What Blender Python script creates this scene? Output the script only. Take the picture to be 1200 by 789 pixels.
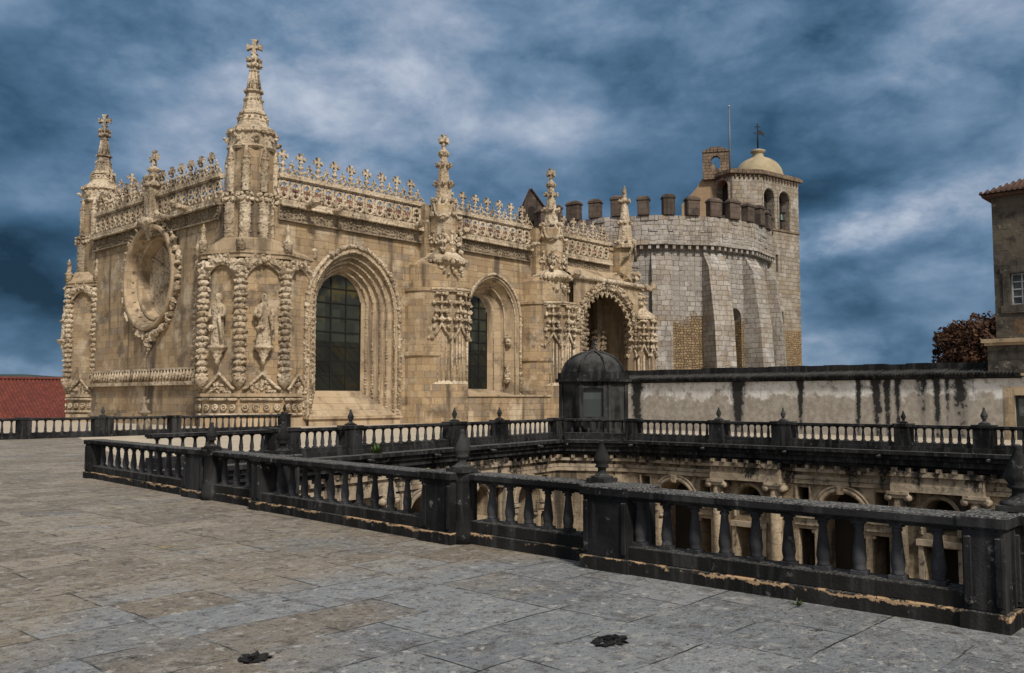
import bpy, bmesh, math, random
from mathutils import Vector, Matrix, noise, geometry
R = math.radians; PI = math.pi
rnd = random.Random(7)
for o in list(bpy.data.objects): bpy.data.objects.remove(o)
SC = bpy.context.scene; COL = SC.collection

# ---------------------------------------------------------------- camera, sky, sun, exposure
EYE = 1.75
cd = bpy.data.cameras.new('camera'); cam = bpy.data.objects.new('camera', cd); COL.objects.link(cam)
cd.sensor_width = 36.0; cd.lens = 36.0 * 1046.0 / 1200.0; cd.clip_end = 6000; cd.clip_start = 0.05
PITCH = math.atan((467.0 - 394.5) / 1046.0); YAW = R(42.6)
cam.location = (0, 0, EYE); cam.rotation_euler = (PI / 2 + PITCH, 0, YAW - PI / 2)
SC.camera = cam
SC.render.resolution_x = 1024; SC.render.resolution_y = 673
SC.view_settings.view_transform = 'Standard'; SC.view_settings.look = 'None'
SC.view_settings.exposure = 0.0; SC.view_settings.gamma = 1.0; SC.view_settings.use_curve_mapping = False

SUN_EL = R(44); SUN_AZ = math.atan2(-0.92, -0.38)        # direction towards the sun (behind, right of the camera)
sd = bpy.data.lights.new('sun', 'SUN'); sd.energy = 3.6; sd.angle = R(7); sd.color = (1.0, 0.93, 0.83)
so = bpy.data.objects.new('sun', sd); COL.objects.link(so)
_v = Vector((math.cos(SUN_AZ) * math.cos(SUN_EL), math.sin(SUN_AZ) * math.cos(SUN_EL), math.sin(SUN_EL)))
so.rotation_euler = (-_v).to_track_quat('-Z', 'Y').to_euler(); so.location = (0, -20, 40)


class NT:
    """small node helper: n.new(type, input=value or socket...)"""
    def __init__(s, tree): s.t = tree; s.n = tree.nodes; s.l = tree.links
    def put(s, sock, v):
        if isinstance(v, bpy.types.NodeSocket): s.l.new(v, sock)
        elif isinstance(v, (tuple, list)):
            v = tuple(v)
            if sock.type == 'RGBA' and len(v) == 3: v = v + (1,)
            sock.default_value = v
        else:
            sock.default_value = v
    def new(s, typ, ins=None, **kw):
        nd = s.n.new(typ)
        for k, v in kw.items(): setattr(nd, k, v)
        for k, v in (ins or {}).items(): s.put(nd.inputs[k], v)
        return nd
    def math(s, op, a, b=0.0, c=None, clamp=False):
        nd = s.n.new('ShaderNodeMath'); nd.operation = op; nd.use_clamp = clamp
        s.put(nd.inputs[0], a); s.put(nd.inputs[1], b)
        if c is not None: s.put(nd.inputs[2], c)
        return nd.outputs[0]
    def mix(s, f, a, b, mode='MIX'):
        nd = s.n.new('ShaderNodeMix'); nd.data_type = 'RGBA'; nd.blend_type = mode
        s.put(nd.inputs[0], f); s.put(nd.inputs[6], a); s.put(nd.inputs[7], b)
        return nd.outputs[2]
    def ramp(s, f, pts, interp='LINEAR'):
        nd = s.n.new('ShaderNodeValToRGB'); cr = nd.color_ramp; cr.interpolation = interp
        while len(cr.elements) < len(pts): cr.elements.new(0.5)
        for e, (p, c) in zip(cr.elements, pts):
            e.position = p; e.color = (c, c, c, 1) if isinstance(c, (int, float)) else tuple(c) + (1,)
        s.put(nd.inputs[0], f); return nd.outputs[0]
    def step(s, f, a, b):
        nd = s.n.new('ShaderNodeMapRange'); nd.interpolation_type = 'SMOOTHSTEP'
        s.put(nd.inputs[0], f); s.put(nd.inputs[1], a); s.put(nd.inputs[2], b); return nd.outputs[0]
    def noise(s, vec, scale, detail=4.0, rough=0.55, dist=0.0):
        nd = s.n.new('ShaderNodeTexNoise'); s.put(nd.inputs['Vector'], vec); s.put(nd.inputs['Scale'], scale)
        nd.inputs['Detail'].default_value = detail; nd.inputs['Roughness'].default_value = rough
        nd.inputs['Distortion'].default_value = dist
        return nd.outputs['Fac']
    def mapping(s, vec, scale=(1, 1, 1), loc=(0, 0, 0), rot=(0, 0, 0)):
        nd = s.n.new('ShaderNodeMapping'); s.put(nd.inputs[0], vec)
        nd.inputs['Location'].default_value = loc; nd.inputs['Rotation'].default_value = rot; nd.inputs['Scale'].default_value = scale
        return nd.outputs[0]


# --- sky: a Nishita sky almost covered by storm clouds
W = bpy.data.worlds.new('World'); SC.world = W; W.use_nodes = True
w = NT(W.node_tree); w.n.clear()
tc = w.new('ShaderNodeTexCoord').outputs['Generated']
sep = w.new('ShaderNodeSeparateXYZ', {0: tc})
az = w.math('ARCTAN2', sep.outputs[1], sep.outputs[0]); el = w.math('ARCSINE', sep.outputs[2])
ae = w.new('ShaderNodeCombineXYZ', {0: az, 1: w.math('MULTIPLY', el, 2.2), 2: 0.0}).outputs[0]
wn = w.new('ShaderNodeTexNoise', {'Vector': ae, 'Scale': 4.2, 'Detail': 5.0, 'Roughness': 0.55})
wc = w.new('ShaderNodeSeparateXYZ', {0: wn.outputs['Color']})
azw = w.math('ADD', az, w.math('MULTIPLY', w.math('SUBTRACT', wc.outputs[0], 0.5), 0.26))
elw = w.math('ADD', el, w.math('MULTIPLY', w.math('SUBTRACT', wc.outputs[1], 0.5), 0.13))
def cloud_mass(a0, e0, sa, se, amp, tilt=0.0):
    da = w.math('SUBTRACT', azw, a0); de = w.math('SUBTRACT', elw, e0)
    de = w.math('ADD', de, w.math('MULTIPLY', da, tilt))
    q = w.math('ADD', w.math('POWER', w.math('ABSOLUTE', w.math('DIVIDE', da, sa)), 2.0), w.math('POWER', w.math('ABSOLUTE', w.math('DIVIDE', de, se)), 2.0))
    return w.math('MULTIPLY', w.math('EXPONENT', w.math('MULTIPLY', q, -1.0)), amp)
sp3 = w.mapping(tc, (1, 1, 1.75), (0.7, 0.2, 0.35)); n1 = w.noise(sp3, 2.7, 10.0, 0.55, 0.12); n2 = w.noise(sp3, 7.5, 10.0, 0.63, 0.15); n3 = w.noise(w.mapping(tc, (1, 1, 1.9), (4.7, 1.2, 2.35)), 4.6, 8.0, 0.52, 0.1)
val = w.math('ADD', w.math('MULTIPLY', w.math('SUBTRACT', n1, 0.5), 0.78), w.math('MULTIPLY', w.math('SUBTRACT', n2, 0.5), 0.80))
val = w.math('ADD', val, w.math('ADD', w.math('MULTIPLY', w.math('ABSOLUTE', w.math('SUBTRACT', n3, 0.5)), 1.5), 0.405))
for a0, e0, sa, se, amp, tilt in [
        (1.05, 0.325, 0.24, 0.090, 0.22, 0.05), (0.86, 0.345, 0.12, 0.045, 0.14, 0.0), (0.72, 0.30, 0.10, 0.035, 0.16, 0.0), (0.93, 0.27, 0.18, 0.035, 0.10, 0.0),
        (0.70, 0.42, 0.25, 0.04, 0.08, 0.0), (0.24, 0.43, 0.10, 0.04, 0.20, 0.0), (0.32, 0.35, 0.14, 0.05, 0.14, 0.1), (0.52, 0.36, 0.10, 0.04, 0.06, 0.0),
        (0.42, 0.176, 0.06, 0.026, 0.38, 0.10), (0.34, 0.184, 0.07, 0.030, 0.36, 0.10), (0.27, 0.196, 0.07, 0.038, 0.56, 0.1),
        (0.32, 0.120, 0.14, 0.018, 0.10, 0.0), (0.45, 0.095, 0.04, 0.025, 0.18, 0.0), (0.42, 0.050, 0.09, 0.012, 0.20, 0.0),
        (1.25, 0.105, 0.11, 0.065, -0.55, 0.0), (1.25, 0.20, 0.08, 0.018, 0.10, 0.0), (1.24, 0.31, 0.09, 0.10, -0.22, 0.0), (1.12, 0.42, 0.10, 0.04, -0.12, 0.0),
        (1.24, 0.018, 0.14, 0.012, 0.26, 0.0), (0.64, 0.235, 0.14, 0.035, -0.16, 0.0), (0.48, 0.26, 0.12, 0.05, -0.14, 0.0), (0.42, 0.225, 0.10, 0.025, -0.18, 0.0),
        (0.36, 0.145, 0.12, 0.013, -0.14, 0.0), (0.34, 0.085, 0.16, 0.012, -0.14, 0.0)]:
    val = w.math('ADD', val, w.math('MULTIPLY', cloud_mass(a0, e0, sa, se, amp, tilt), w.math('ADD', w.math('MULTIPLY', w.math('SUBTRACT', n2, 0.5), 2.6), 1.0)))
ccol = w.ramp(w.math('DIVIDE', val, 1.4), [(0.0, (0.010, 0.033, 0.064)), (0.157, (0.034, 0.090, 0.162)), (0.30, (0.082, 0.166, 0.278)), (0.443, (0.165, 0.262, 0.395)), (0.60, (0.31, 0.39, 0.52)), (0.75, (0.47, 0.54, 0.655)), (1.0, (0.68, 0.73, 0.81))])
# added fill: the unseen sky behind the camera is brightened towards the sun
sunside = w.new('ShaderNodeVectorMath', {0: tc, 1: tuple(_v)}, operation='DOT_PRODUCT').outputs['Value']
thin = w.step(sunside, -0.05, 0.85)  # weight of the added fill brightness
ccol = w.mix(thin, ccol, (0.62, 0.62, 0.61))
nish = w.new('ShaderNodeTexSky', sky_type='NISHITA', sun_disc=False, sun_elevation=SUN_EL, sun_rotation=math.atan2(_v.x, _v.y))
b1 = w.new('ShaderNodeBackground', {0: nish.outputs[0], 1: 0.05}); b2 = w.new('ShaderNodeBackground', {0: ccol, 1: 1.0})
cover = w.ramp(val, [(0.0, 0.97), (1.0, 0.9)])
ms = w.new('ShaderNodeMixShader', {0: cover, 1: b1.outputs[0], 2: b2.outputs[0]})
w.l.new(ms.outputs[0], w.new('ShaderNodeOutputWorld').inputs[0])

# ---------------------------------------------------------------- materials
def new_mat(name):
    m = bpy.data.materials.new(name); m.use_nodes = True
    t = NT(m.node_tree); t.n.clear()
    b = t.new('ShaderNodeBsdfPrincipled'); o = t.new('ShaderNodeOutputMaterial'); t.l.new(b.outputs[0], o.inputs[0])
    b.inputs['Specular IOR Level'].default_value = 0.3
    t.b = b; t.m = m
    t.pos = t.new('ShaderNodeNewGeometry').outputs['Position']
    t.uv = t.new('ShaderNodeUVMap', uv_map='UVMap').outputs[0]
    return t
def finish(t, col, rough=0.9, bump=None, dist=0.02, strength=0.8):
    t.put(t.b.inputs['Base Color'], col); t.put(t.b.inputs['Roughness'], rough)
    if bump is not None:
        bn = t.new('ShaderNodeBump', {'Height': bump, 'Distance': dist, 'Strength': strength})
        t.l.new(bn.outputs[0], t.b.inputs['Normal'])
    return t.m
def streaks(t, sx=0.9, sz=0.10, lo=0.5, hi=0.68):
    return t.step(t.noise(t.mapping(t.pos, (sx, sx, sz)), 1.0, 5.0, 0.6), lo, hi)

def runoff(t, col):
    # black algae runs that start from the leaking cornice of the cloister
    z = t.new('ShaderNodeSeparateXYZ', {0: t.pos}).outputs[2]
    a = t.noise(t.mapping(t.pos, (1.3, 1.3, 0.22)), 1.0, 6.0, 0.68); b = t.noise(t.pos, 4.5, 6.0, 0.7)
    m = t.math('ADD', t.math('ADD', t.math('MULTIPLY', t.math('ADD', z, 1.0), 0.42), t.math('MULTIPLY', t.math('SUBTRACT', a, 0.5), 2.3)), t.math('MULTIPLY', t.math('SUBTRACT', b, 0.5), 0.9))
    return t.mix(t.math('MULTIPLY', t.step(m, 0.06, 0.26), 0.95), col, (0.020, 0.017, 0.015))
def mat_ashlar(name, c1, c2, mortar, bw, bh, patch, stain, stain_amt=0.5, msize=0.012, warp=0.03, bump=0.03, pale=None, soot=0.5, drip=False):
    t = new_mat(name)
    wv = t.new('ShaderNodeTexNoise', {'Vector': t.uv, 'Scale': 1.7, 'Detail': 2.0}).outputs['Color']
    uvw = t.new('ShaderNodeVectorMath', {0: t.uv, 1: t.new('ShaderNodeVectorMath', {0: wv, 3: warp * 2}, operation='SCALE').outputs[0]}, operation='ADD').outputs[0]
    def brick(a, b, off):
        k = t.new('ShaderNodeTexBrick', {'Vector': t.mapping(uvw, (1, 1, 1), off), 'Color1': a, 'Color2': b, 'Mortar': mortar, 'Scale': 1.0,
                  'Mortar Size': msize, 'Mortar Smooth': 0.4, 'Bias': 0.0, 'Brick Width': bw, 'Row Height': bh}); k.offset = 0.5; k.squash = 0.8; k.squash_frequency = 3
        return k
    k = brick(c1, c2, (0, 0, 0))
    col = k.outputs[0]
    # single blocks of another bed of the quarry
    k2 = t.new('ShaderNodeTexBrick', {'Vector': t.mapping(uvw, (1, 1, 1), (bw * 7, bh * 12, 0)), 'Color1': (0, 0, 0), 'Color2': (1, 1, 1), 'Mortar': (0, 0, 0), 'Scale': 1.0, 'Mortar Size': msize, 'Brick Width': bw, 'Row Height': bh}); k2.squash = 0.8; k2.squash_frequency = 3
    col = t.mix(t.math('MULTIPLY', t.step(k2.outputs[0], 0.72, 0.95), 0.55), col, patch)
    big = t.noise(t.pos, 0.22, 5.0, 0.62)
    col = t.mix(t.math('MULTIPLY', t.step(big, 0.42, 0.66), 0.55), col, t.mix(0.5, patch, c2))
    if pale: col = t.mix(t.math('MULTIPLY', t.step(t.noise(t.pos, 0.55, 5.0, 0.65), 0.52, 0.66), 0.7), col, pale)
    st = streaks(t)
    st2 = t.step(t.noise(t.pos, 0.5, 6.0, 0.7), 0.50, 0.66)
    col = t.mix(t.math('MULTIPLY', t.math('MAXIMUM', st, t.math('MULTIPLY', st2, 0.8)), stain_amt), col, stain)
    fine = t.noise(t.pos, 9.0, 6.0, 0.7)
    col = t.mix(t.math('MULTIPLY', t.step(fine, 0.50, 0.75), soot), col, stain)
    if drip: col = runoff(t, col)
    h = t.math('ADD', t.math('MULTIPLY', k.outputs['Fac'], -1.0), t.math('MULTIPLY', fine, 1.1))
    return finish(t, col, 0.92, h, bump, 0.9)

def mat_carved(name, c1, c2, dark, scale=5.0, amt=0.55, bump=0.05, drip=False):
    t = new_mat(name)
    n = t.noise(t.pos, scale, 6.0, 0.7); big = t.noise(t.pos, 0.45, 4.0, 0.6)
    col = t.mix(t.step(big, 0.35, 0.65), c1, c2)
    v = t.new('ShaderNodeTexVoronoi', {'Vector': t.pos, 'Scale': scale * 1.1}).outputs['Distance']
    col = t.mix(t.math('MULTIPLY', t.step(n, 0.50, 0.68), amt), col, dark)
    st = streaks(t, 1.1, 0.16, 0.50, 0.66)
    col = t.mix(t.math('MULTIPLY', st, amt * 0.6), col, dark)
    if drip: col = runoff(t, col)
    h = t.math('ADD', n, t.math('MULTIPLY', v, 0.7))
    return finish(t, col, 0.92, h, bump, 0.9)

M = {}
M['sand'] = mat_ashlar('golden sandstone ashlar', (0.44, 0.320, 0.190), (0.300, 0.210, 0.120), (0.235, 0.162, 0.096), 1.15, 0.46, (0.225, 0.190, 0.158), (0.085, 0.066, 0.050), 0.9, pale=(0.54, 0.45, 0.33), soot=0.62, msize=0.009, bump=0.05)
M['carved'] = mat_carved('carved limestone', (0.58, 0.48, 0.355), (0.38, 0.295, 0.20), (0.055, 0.041, 0.030), 5.0, 0.95, 0.10)
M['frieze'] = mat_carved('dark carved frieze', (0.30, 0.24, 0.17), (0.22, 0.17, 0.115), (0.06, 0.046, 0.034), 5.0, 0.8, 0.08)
M['smooth'] = mat_ashlar('pale dressed stone', (0.48, 0.37, 0.245), (0.38, 0.28, 0.175), (0.27, 0.195, 0.12), 1.4, 0.6, (0.29, 0.225, 0.16), (0.11, 0.082, 0.058), 0.8, msize=0.006, soot=0.4)
M['grey'] = mat_ashlar('grey limestone blocks', (0.47, 0.435, 0.395), (0.285, 0.252, 0.220), (0.15, 0.12, 0.092), 0.85, 0.50, (0.31, 0.225, 0.135), (0.155, 0.130, 0.112), 0.62, msize=0.03, warp=0.16, bump=0.09, pale=(0.50, 0.48, 0.455), soot=0.55)
M['towerstone'] = mat_ashlar('bell tower masonry', (0.42, 0.37, 0.31), (0.25, 0.21, 0.168), (0.13, 0.105, 0.08), 0.85, 0.48, (0.33, 0.25, 0.155), (0.12, 0.095, 0.075), 0.65, msize=0.025, warp=0.14, bump=0.09, pale=(.46,.42,.37), soot=0.5)
M['oldstone'] = mat_ashlar('eroded brown stone', (0.26, 0.185, 0.125), (0.16, 0.115, 0.08), (0.07, 0.05, 0.038), .6, .35, (0.30, 0.22, 0.15), (0.05, 0.038, 0.03), 0.7, msize=.03, warp=.1, bump=.08)
M['merlon'] = mat_ashlar('brown merlon stone', (0.125, 0.093, 0.073), (0.085, 0.062, 0.049), (0.045, 0.034, 0.028), 0.9, 0.5, (0.15, 0.115, 0.088), (0.024, 0.020, 0.018), 0.75, msize=0.015, bump=0.05)
def mat_rotwall():
    t = new_mat('patched rotunda wall')
    wv = t.new('ShaderNodeTexNoise', {'Vector': t.uv, 'Scale': 1.5, 'Detail': 3.0}).outputs['Color']
    def bk(bw, bh, ms, c1, c2, mo, wp):
        u = t.new('ShaderNodeVectorMath', {0: t.uv, 1: t.new('ShaderNodeVectorMath', {0: wv, 3: wp}, operation='SCALE').outputs[0]}, operation='ADD').outputs[0]
        k = t.new('ShaderNodeTexBrick', {'Vector': u, 'Color1': c1, 'Color2': c2, 'Mortar': mo, 'Scale': 1.0, 'Mortar Size': ms, 'Mortar Smooth': 0.5, 'Brick Width': bw, 'Row Height': bh}); k.squash = .7; k.squash_frequency = 2; return k
    a = bk(.80, .50, .03, (0.44, 0.41, 0.375), (0.27, 0.245, 0.215), (0.15, 0.125, 0.10), .3); b = bk(.40, .25, .04, (0.36, 0.26, 0.15), (0.20, 0.135, 0.075), (0.095, 0.065, 0.04), .4)
    n = t.noise(t.pos, .55, 6.0, .65); f = t.noise(t.pos, 7.0, 6.0, .7)
    pl = t.mix(t.step(f, .35, .65), (0.34, 0.315, 0.285), (0.27, 0.245, 0.215))
    up = t.mix(t.math('MULTIPLY', t.step(n, .46, .56), .85), a.outputs[0], pl)
    z = t.new('ShaderNodeSeparateXYZ', {0: t.pos}).outputs[2]
    lowm = t.step(t.math('ADD', z, t.math('MULTIPLY', t.math('SUBTRACT', n, .5), 5.0)), 11.2, 8.2)
    lowm = t.step(t.math('ADD', lowm, t.math('MULTIPLY', t.math('SUBTRACT', f, .5), 1.6)), .35, .65)
    col = t.mix(lowm, up, b.outputs[0])
    col = t.mix(t.math('MULTIPLY', t.step(t.noise(t.pos, 1.4, 6.0, .7), .52, .68), .6), col, (0.12, 0.095, 0.075))
    col = t.mix(t.math('MULTIPLY', t.step(f, .53, .72), .45), col, (0.10, 0.08, 0.065))
    h = t.math('ADD', t.math('MULTIPLY', t.mix(lowm, a.outputs['Fac'], b.outputs['Fac']), -1.0), t.math('MULTIPLY', f, 1.2))
    return finish(t, col, .93, h, .10, .9)
M['rotwall'] = mat_rotwall()
M['rubble'] = mat_ashlar('brown rubble masonry', (0.36, 0.25, 0.135), (0.22, 0.145, 0.076), (0.10, 0.067, 0.040), 0.42, 0.24, (0.42, 0.33, 0.21), (0.11, 0.078, 0.05), 0.5, msize=0.03, warp=0.2, bump=0.12)
M['court'] = mat_ashlar('cloister limestone', (0.42, 0.335, 0.23), (0.31, 0.235, 0.153), (0.17, 0.125, 0.083), 1.1, 0.45, (0.37, 0.295, 0.21), (0.026, 0.022, 0.019), 0.9, msize=0.006, soot=0.6, bump=0.04, drip=True)
M['courtcarved'] = mat_carved('cloister mouldings', (0.40, 0.33, 0.245), (0.29, 0.225, 0.158), (0.035, 0.028, 0.022), 3.0, 0.85, 0.04, True)

def mat_black(name, base, alt, lichen, top_amt, tan=None, low=0.0):
    t = new_mat(name); t.b.inputs['Specular IOR Level'].default_value = 0.06
    n = t.noise(t.pos, 7.0, 6.0, 0.68); b = t.noise(t.pos, 0.9, 4.0, 0.6); f = t.noise(t.pos, 38.0, 4.0, 0.7)
    col = t.mix(t.step(b, 0.35, 0.68), base, alt)
    col = t.mix(t.math('MULTIPLY', streaks(t, 5.0, 0.5, 0.48, 0.66), 0.55), col, (0.066, 0.065, 0.064))
    col = t.mix(t.math('MULTIPLY', t.step(n, 0.61, 0.70), 0.34), col, lichen)
    nz = t.new('ShaderNodeSeparateXYZ', {0: t.new('ShaderNodeNewGeometry').outputs['Normal']}).outputs[2]
    topm = t.math('MULTIPLY', t.step(nz, 0.45, 0.9), t.step(t.noise(t.pos, 46.0, 5.0, 0.8), 0.46, 0.62))
    col = t.mix(t.math('MULTIPLY', topm, top_amt), col, lichen)
    if tan:                                     # flaked faces of the lower course
        z = t.new('ShaderNodeSeparateXYZ', {0: t.pos}).outputs[2]
        wob = t.math('MULTIPLY', t.math('SUBTRACT', t.noise(t.pos, 3.2, 8.0, 0.74), 0.5), 0.26)
        d = t.math('ABSOLUTE', t.math('SUBTRACT', t.math('ADD', z, wob), 0.128))
        flake = t.math('MULTIPLY', t.math('SUBTRACT', 1.0, t.step(d, 0.010, 0.016)), t.step(t.noise(t.pos, 1.3, 6.0, 0.7), 0.44, 0.49))
        below = t.math('SUBTRACT', 1.0, t.step(z, 0.135, 0.142))
        col = t.mix(t.math('MULTIPLY', flake, below), col, tan)
    h = t.math('ADD', t.math('MULTIPLY', n, 0.7), t.math('MULTIPLY', f, 0.35))
    return finish(t, col, 0.82, h, 0.02, 0.8)
M['black'] = mat_black('blackened lichen stone', (0.0085, 0.0085, 0.009), (0.030, 0.030, 0.032), (0.34, 0.33, 0.31), 0.8)
M['baluster'] = mat_black('weathered baluster stone', (0.022, 0.022, 0.025), (0.075, 0.075, 0.082), (0.25, 0.245, 0.24), 0.5)
M['plinth'] = mat_black('flaking plinth stone', (0.012, 0.012, 0.012), (0.026, 0.025, 0.023), (0.27, 0.26, 0.24), 0.5, tan=(0.43, 0.29, 0.17))
M['turret'] = mat_black('turret stone', (0.013, 0.013, 0.0135), (0.055, 0.055, 0.053), (0.26, 0.26, 0.25), 0.45)

def mat_pave():
    t = new_mat('terrace slabs')
    sp = t.new('ShaderNodeSeparateXYZ', {0: t.pos})
    wv = t.new('ShaderNodeTexNoise', {'Vector': t.pos, 'Scale': 1.4, 'Detail': 6.0}).outputs['Color']
    p = t.new('ShaderNodeVectorMath', {0: t.pos, 1: t.new('ShaderNodeVectorMath', {0: wv, 3: 0.10}, operation='SCALE').outputs[0]}, operation='ADD').outputs[0]
    p = t.mapping(p, (1, 1, 1), (0.4, 0.13, 0))
    k = t.new('ShaderNodeTexBrick', {'Vector': p, 'Color1': (0, 0, 0), 'Color2': (1, 1, 1), 'Mortar': (0.5, 0.5, 0.5), 'Scale': 1.0, 'Mortar Size': 0.010, 'Mortar Smooth': 0.5, 'Brick Width': 1.25, 'Row Height': 0.72}); k.offset = 0.37; k.squash = 0.66; k.squash_frequency = 2
    vary = t.new('ShaderNodeSeparateColor', {0: k.outputs[0]}).outputs[0]
    big = t.noise(t.pos, 0.33, 5.0, 0.6)
    brown = t.mix(vary, (0.190, 0.154, 0.114), (0.315, 0.266, 0.205))
    blue = t.mix(vary, (0.135, 0.152, 0.172), (0.225, 0.243, 0.264))  # bluish tint puts the sky's reflection on damp slabs into the colour
    zone = t.math('ADD', t.math('ADD', t.math('MULTIPLY', t.math('SUBTRACT', 7.2, sp.outputs[1]), 0.30), t.math('MULTIPLY', t.math('SUBTRACT', big, 0.5), 2.6)), t.math('MULTIPLY', t.math('SUBTRACT', vary, 0.5), 0.9))
    far = t.step(t.noise(t.pos, 0.5, 3.0, 0.5), 0.58, 0.66)
    col = t.mix(t.math('MAXIMUM', t.math('MULTIPLY', t.step(zone, -0.1, 0.45), 0.85), t.math('MULTIPLY', far, 0.45)), brown, blue)
    m1 = t.noise(t.pos, 3.4, 7.0, 0.72); m2 = t.noise(t.mapping(t.pos, (1, 1, 1), (5, 9, 2)), 14.0, 6.0, 0.72)
    col = t.mix(t.math('MULTIPLY', t.step(m1, 0.50, 0.64), 0.62), col, (0.070, 0.062, 0.053))
    m4 = t.noise(t.mapping(t.pos, (1, 1, 1), (21, 4, 1)), 6.5, 7.0, 0.7)
    col = t.mix(t.math('MULTIPLY', t.step(m4, 0.54, 0.61), 0.6), col, (0.33, 0.315, 0.29))
    col = t.mix(t.math('MULTIPLY', t.step(m4, 0.44, 0.36), 0.6), col, (0.075, 0.066, 0.056))
    col = t.mix(t.math('MULTIPLY', t.step(m2, 0.54, 0.66), 0.62), col, (0.285, 0.268, 0.245))
    col = t.mix(t.math('MULTIPLY', t.step(m2, 0.47, 0.36), 0.80), col, (0.040, 0.036, 0.032))
    m3 = t.noise(t.mapping(t.pos, (1, 1, 1), (3, 7, 1)), 52.0, 3.0, 0.7)
    col = t.mix(t.math('MULTIPLY', t.step(m3, 0.52, 0.66), 0.35), col, (0.33, 0.31, 0.285))
    col = t.mix(t.math('MULTIPLY', t.step(m3, 0.46, 0.36), 0.5), col, (0.035, 0.032, 0.028))
    col = t.mix(t.math('MULTIPLY', t.step(t.noise(t.mapping(t.pos, (1, 1, 1), (11, 3, 0)), 7.5, 6.0, 0.7), 0.59, 0.63), 0.7), col, (0.42, 0.405, 0.38))
    yl = t.step(t.noise(t.mapping(t.pos, (1, 1, 1), (2, 31, 0)), 2.6, 3.0, 0.5), 0.715, 0.735)
    col = t.mix(t.math('MULTIPLY', yl, 0.7), col, (0.34, 0.24, 0.07))
    joint = t.math('MULTIPLY', k.outputs['Fac'], t.step(t.noise(t.pos, 1.3, 6.0, 0.7), 0.42, 0.60))
    col = t.mix(joint, col, (0.022, 0.020, 0.017))
    pit = t.step(t.noise(t.mapping(t.pos, (1, 1, 1), (17, 5, 0)), 4.3, 5.0, 0.65), 0.66, 0.71)
    col = t.mix(t.math('MULTIPLY', pit, 0.85), col, (0.026, 0.023, 0.020))
    h = t.math('ADD', t.math('MULTIPLY', joint, -1.2), t.math('ADD', t.math('ADD', t.math('MULTIPLY', m1, 1.0), t.math('MULTIPLY', m3, 0.35)), t.math('MULTIPLY', m2, 0.75)))
    h = t.math('SUBTRACT', h, t.math('MULTIPLY', pit, 0.8))
    return finish(t, col, t.ramp(m1, [(0.3, 0.50), (0.7, 0.85)]), h, 0.028, 0.85)
M['pave'] = mat_pave()

def mat_plain(name, c1, c2, scale=3.0, rough=0.9, bump=0.01, metal=0.0, dark=None):
    t = new_mat(name); n = t.noise(t.pos, scale, 5.0, 0.65)
    col = t.mix(t.step(n, 0.35, 0.65), c1, c2)
    if dark: col = t.mix(t.math('MULTIPLY', streaks(t), 0.5), col, dark)
    t.b.inputs['Metallic'].default_value = metal
    return finish(t, col, rough, n, bump, 0.7)
M['gravel'] = mat_plain('pale forecourt paving', (0.47, 0.40, 0.31), (0.38, 0.315, 0.235), 1.2, 0.95, 0.03)
M['earth'] = mat_plain('dry ground', (0.10, 0.09, 0.05), (0.07, 0.08, 0.04), 0.02, 0.95)
M['hill'] = mat_plain('wooded hill', (0.030, 0.045, 0.045), (0.045, 0.060, 0.052), 0.02, 0.95)
M['courtfloor'] = mat_plain('courtyard floor', (0.22, 0.18, 0.13), (0.15, 0.12, 0.09), 0.8)
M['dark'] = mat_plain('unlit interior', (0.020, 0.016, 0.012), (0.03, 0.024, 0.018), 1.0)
M['dome'] = mat_plain('ochre dome plaster', (0.37, 0.305, 0.195), (0.29, 0.235, 0.15), 0.8, 0.85, 0.01, dark=(0.19, 0.145, 0.085))
M['tanplaster'] = mat_plain('tan gable plaster', (0.33, 0.235, 0.145), (0.27, 0.19, 0.115), 0.9, 0.9)
M['iron'] = mat_plain('dark iron', (0.012, 0.012, 0.014), (0.02, 0.02, 0.022), 8.0, 0.6, 0.002, 0.3)
M['pole'] = mat_plain('painted steel pole', (0.10, 0.115, 0.135), (0.13, 0.145, 0.165), 4.0, 0.4)
M['bronze'] = mat_plain('bell bronze', (0.045, 0.075, 0.075), (0.06, 0.06, 0.045), 6.0, 0.5, 0.004, 0.7)
M['leaf'] = mat_plain('russet leaves', (0.040, 0.018, 0.011), (0.080, 0.036, 0.015), 1.6, 0.8)
M['weed'] = mat_plain('weed leaves', (0.035, 0.060, 0.015), (0.05, 0.085, 0.02), 6.0, 0.7)
M['bark'] = mat_plain('bark', (0.06, 0.045, 0.03), (0.04, 0.03, 0.02), 6.0)
M['debris'] = mat_plain('wet dead leaves', (0.022, 0.017, 0.012), (0.010, 0.009, 0.008), 14.0, 0.6, 0.01)
M['white'] = mat_plain('white painted wood', (0.38, 0.39, 0.40), (0.28, 0.29, 0.30), 5.0, 0.6)
M['blackwood'] = mat_plain('dark door wood', (0.03, 0.034, 0.03), (0.018, 0.02, 0.018), 5.0, 0.6)

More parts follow.
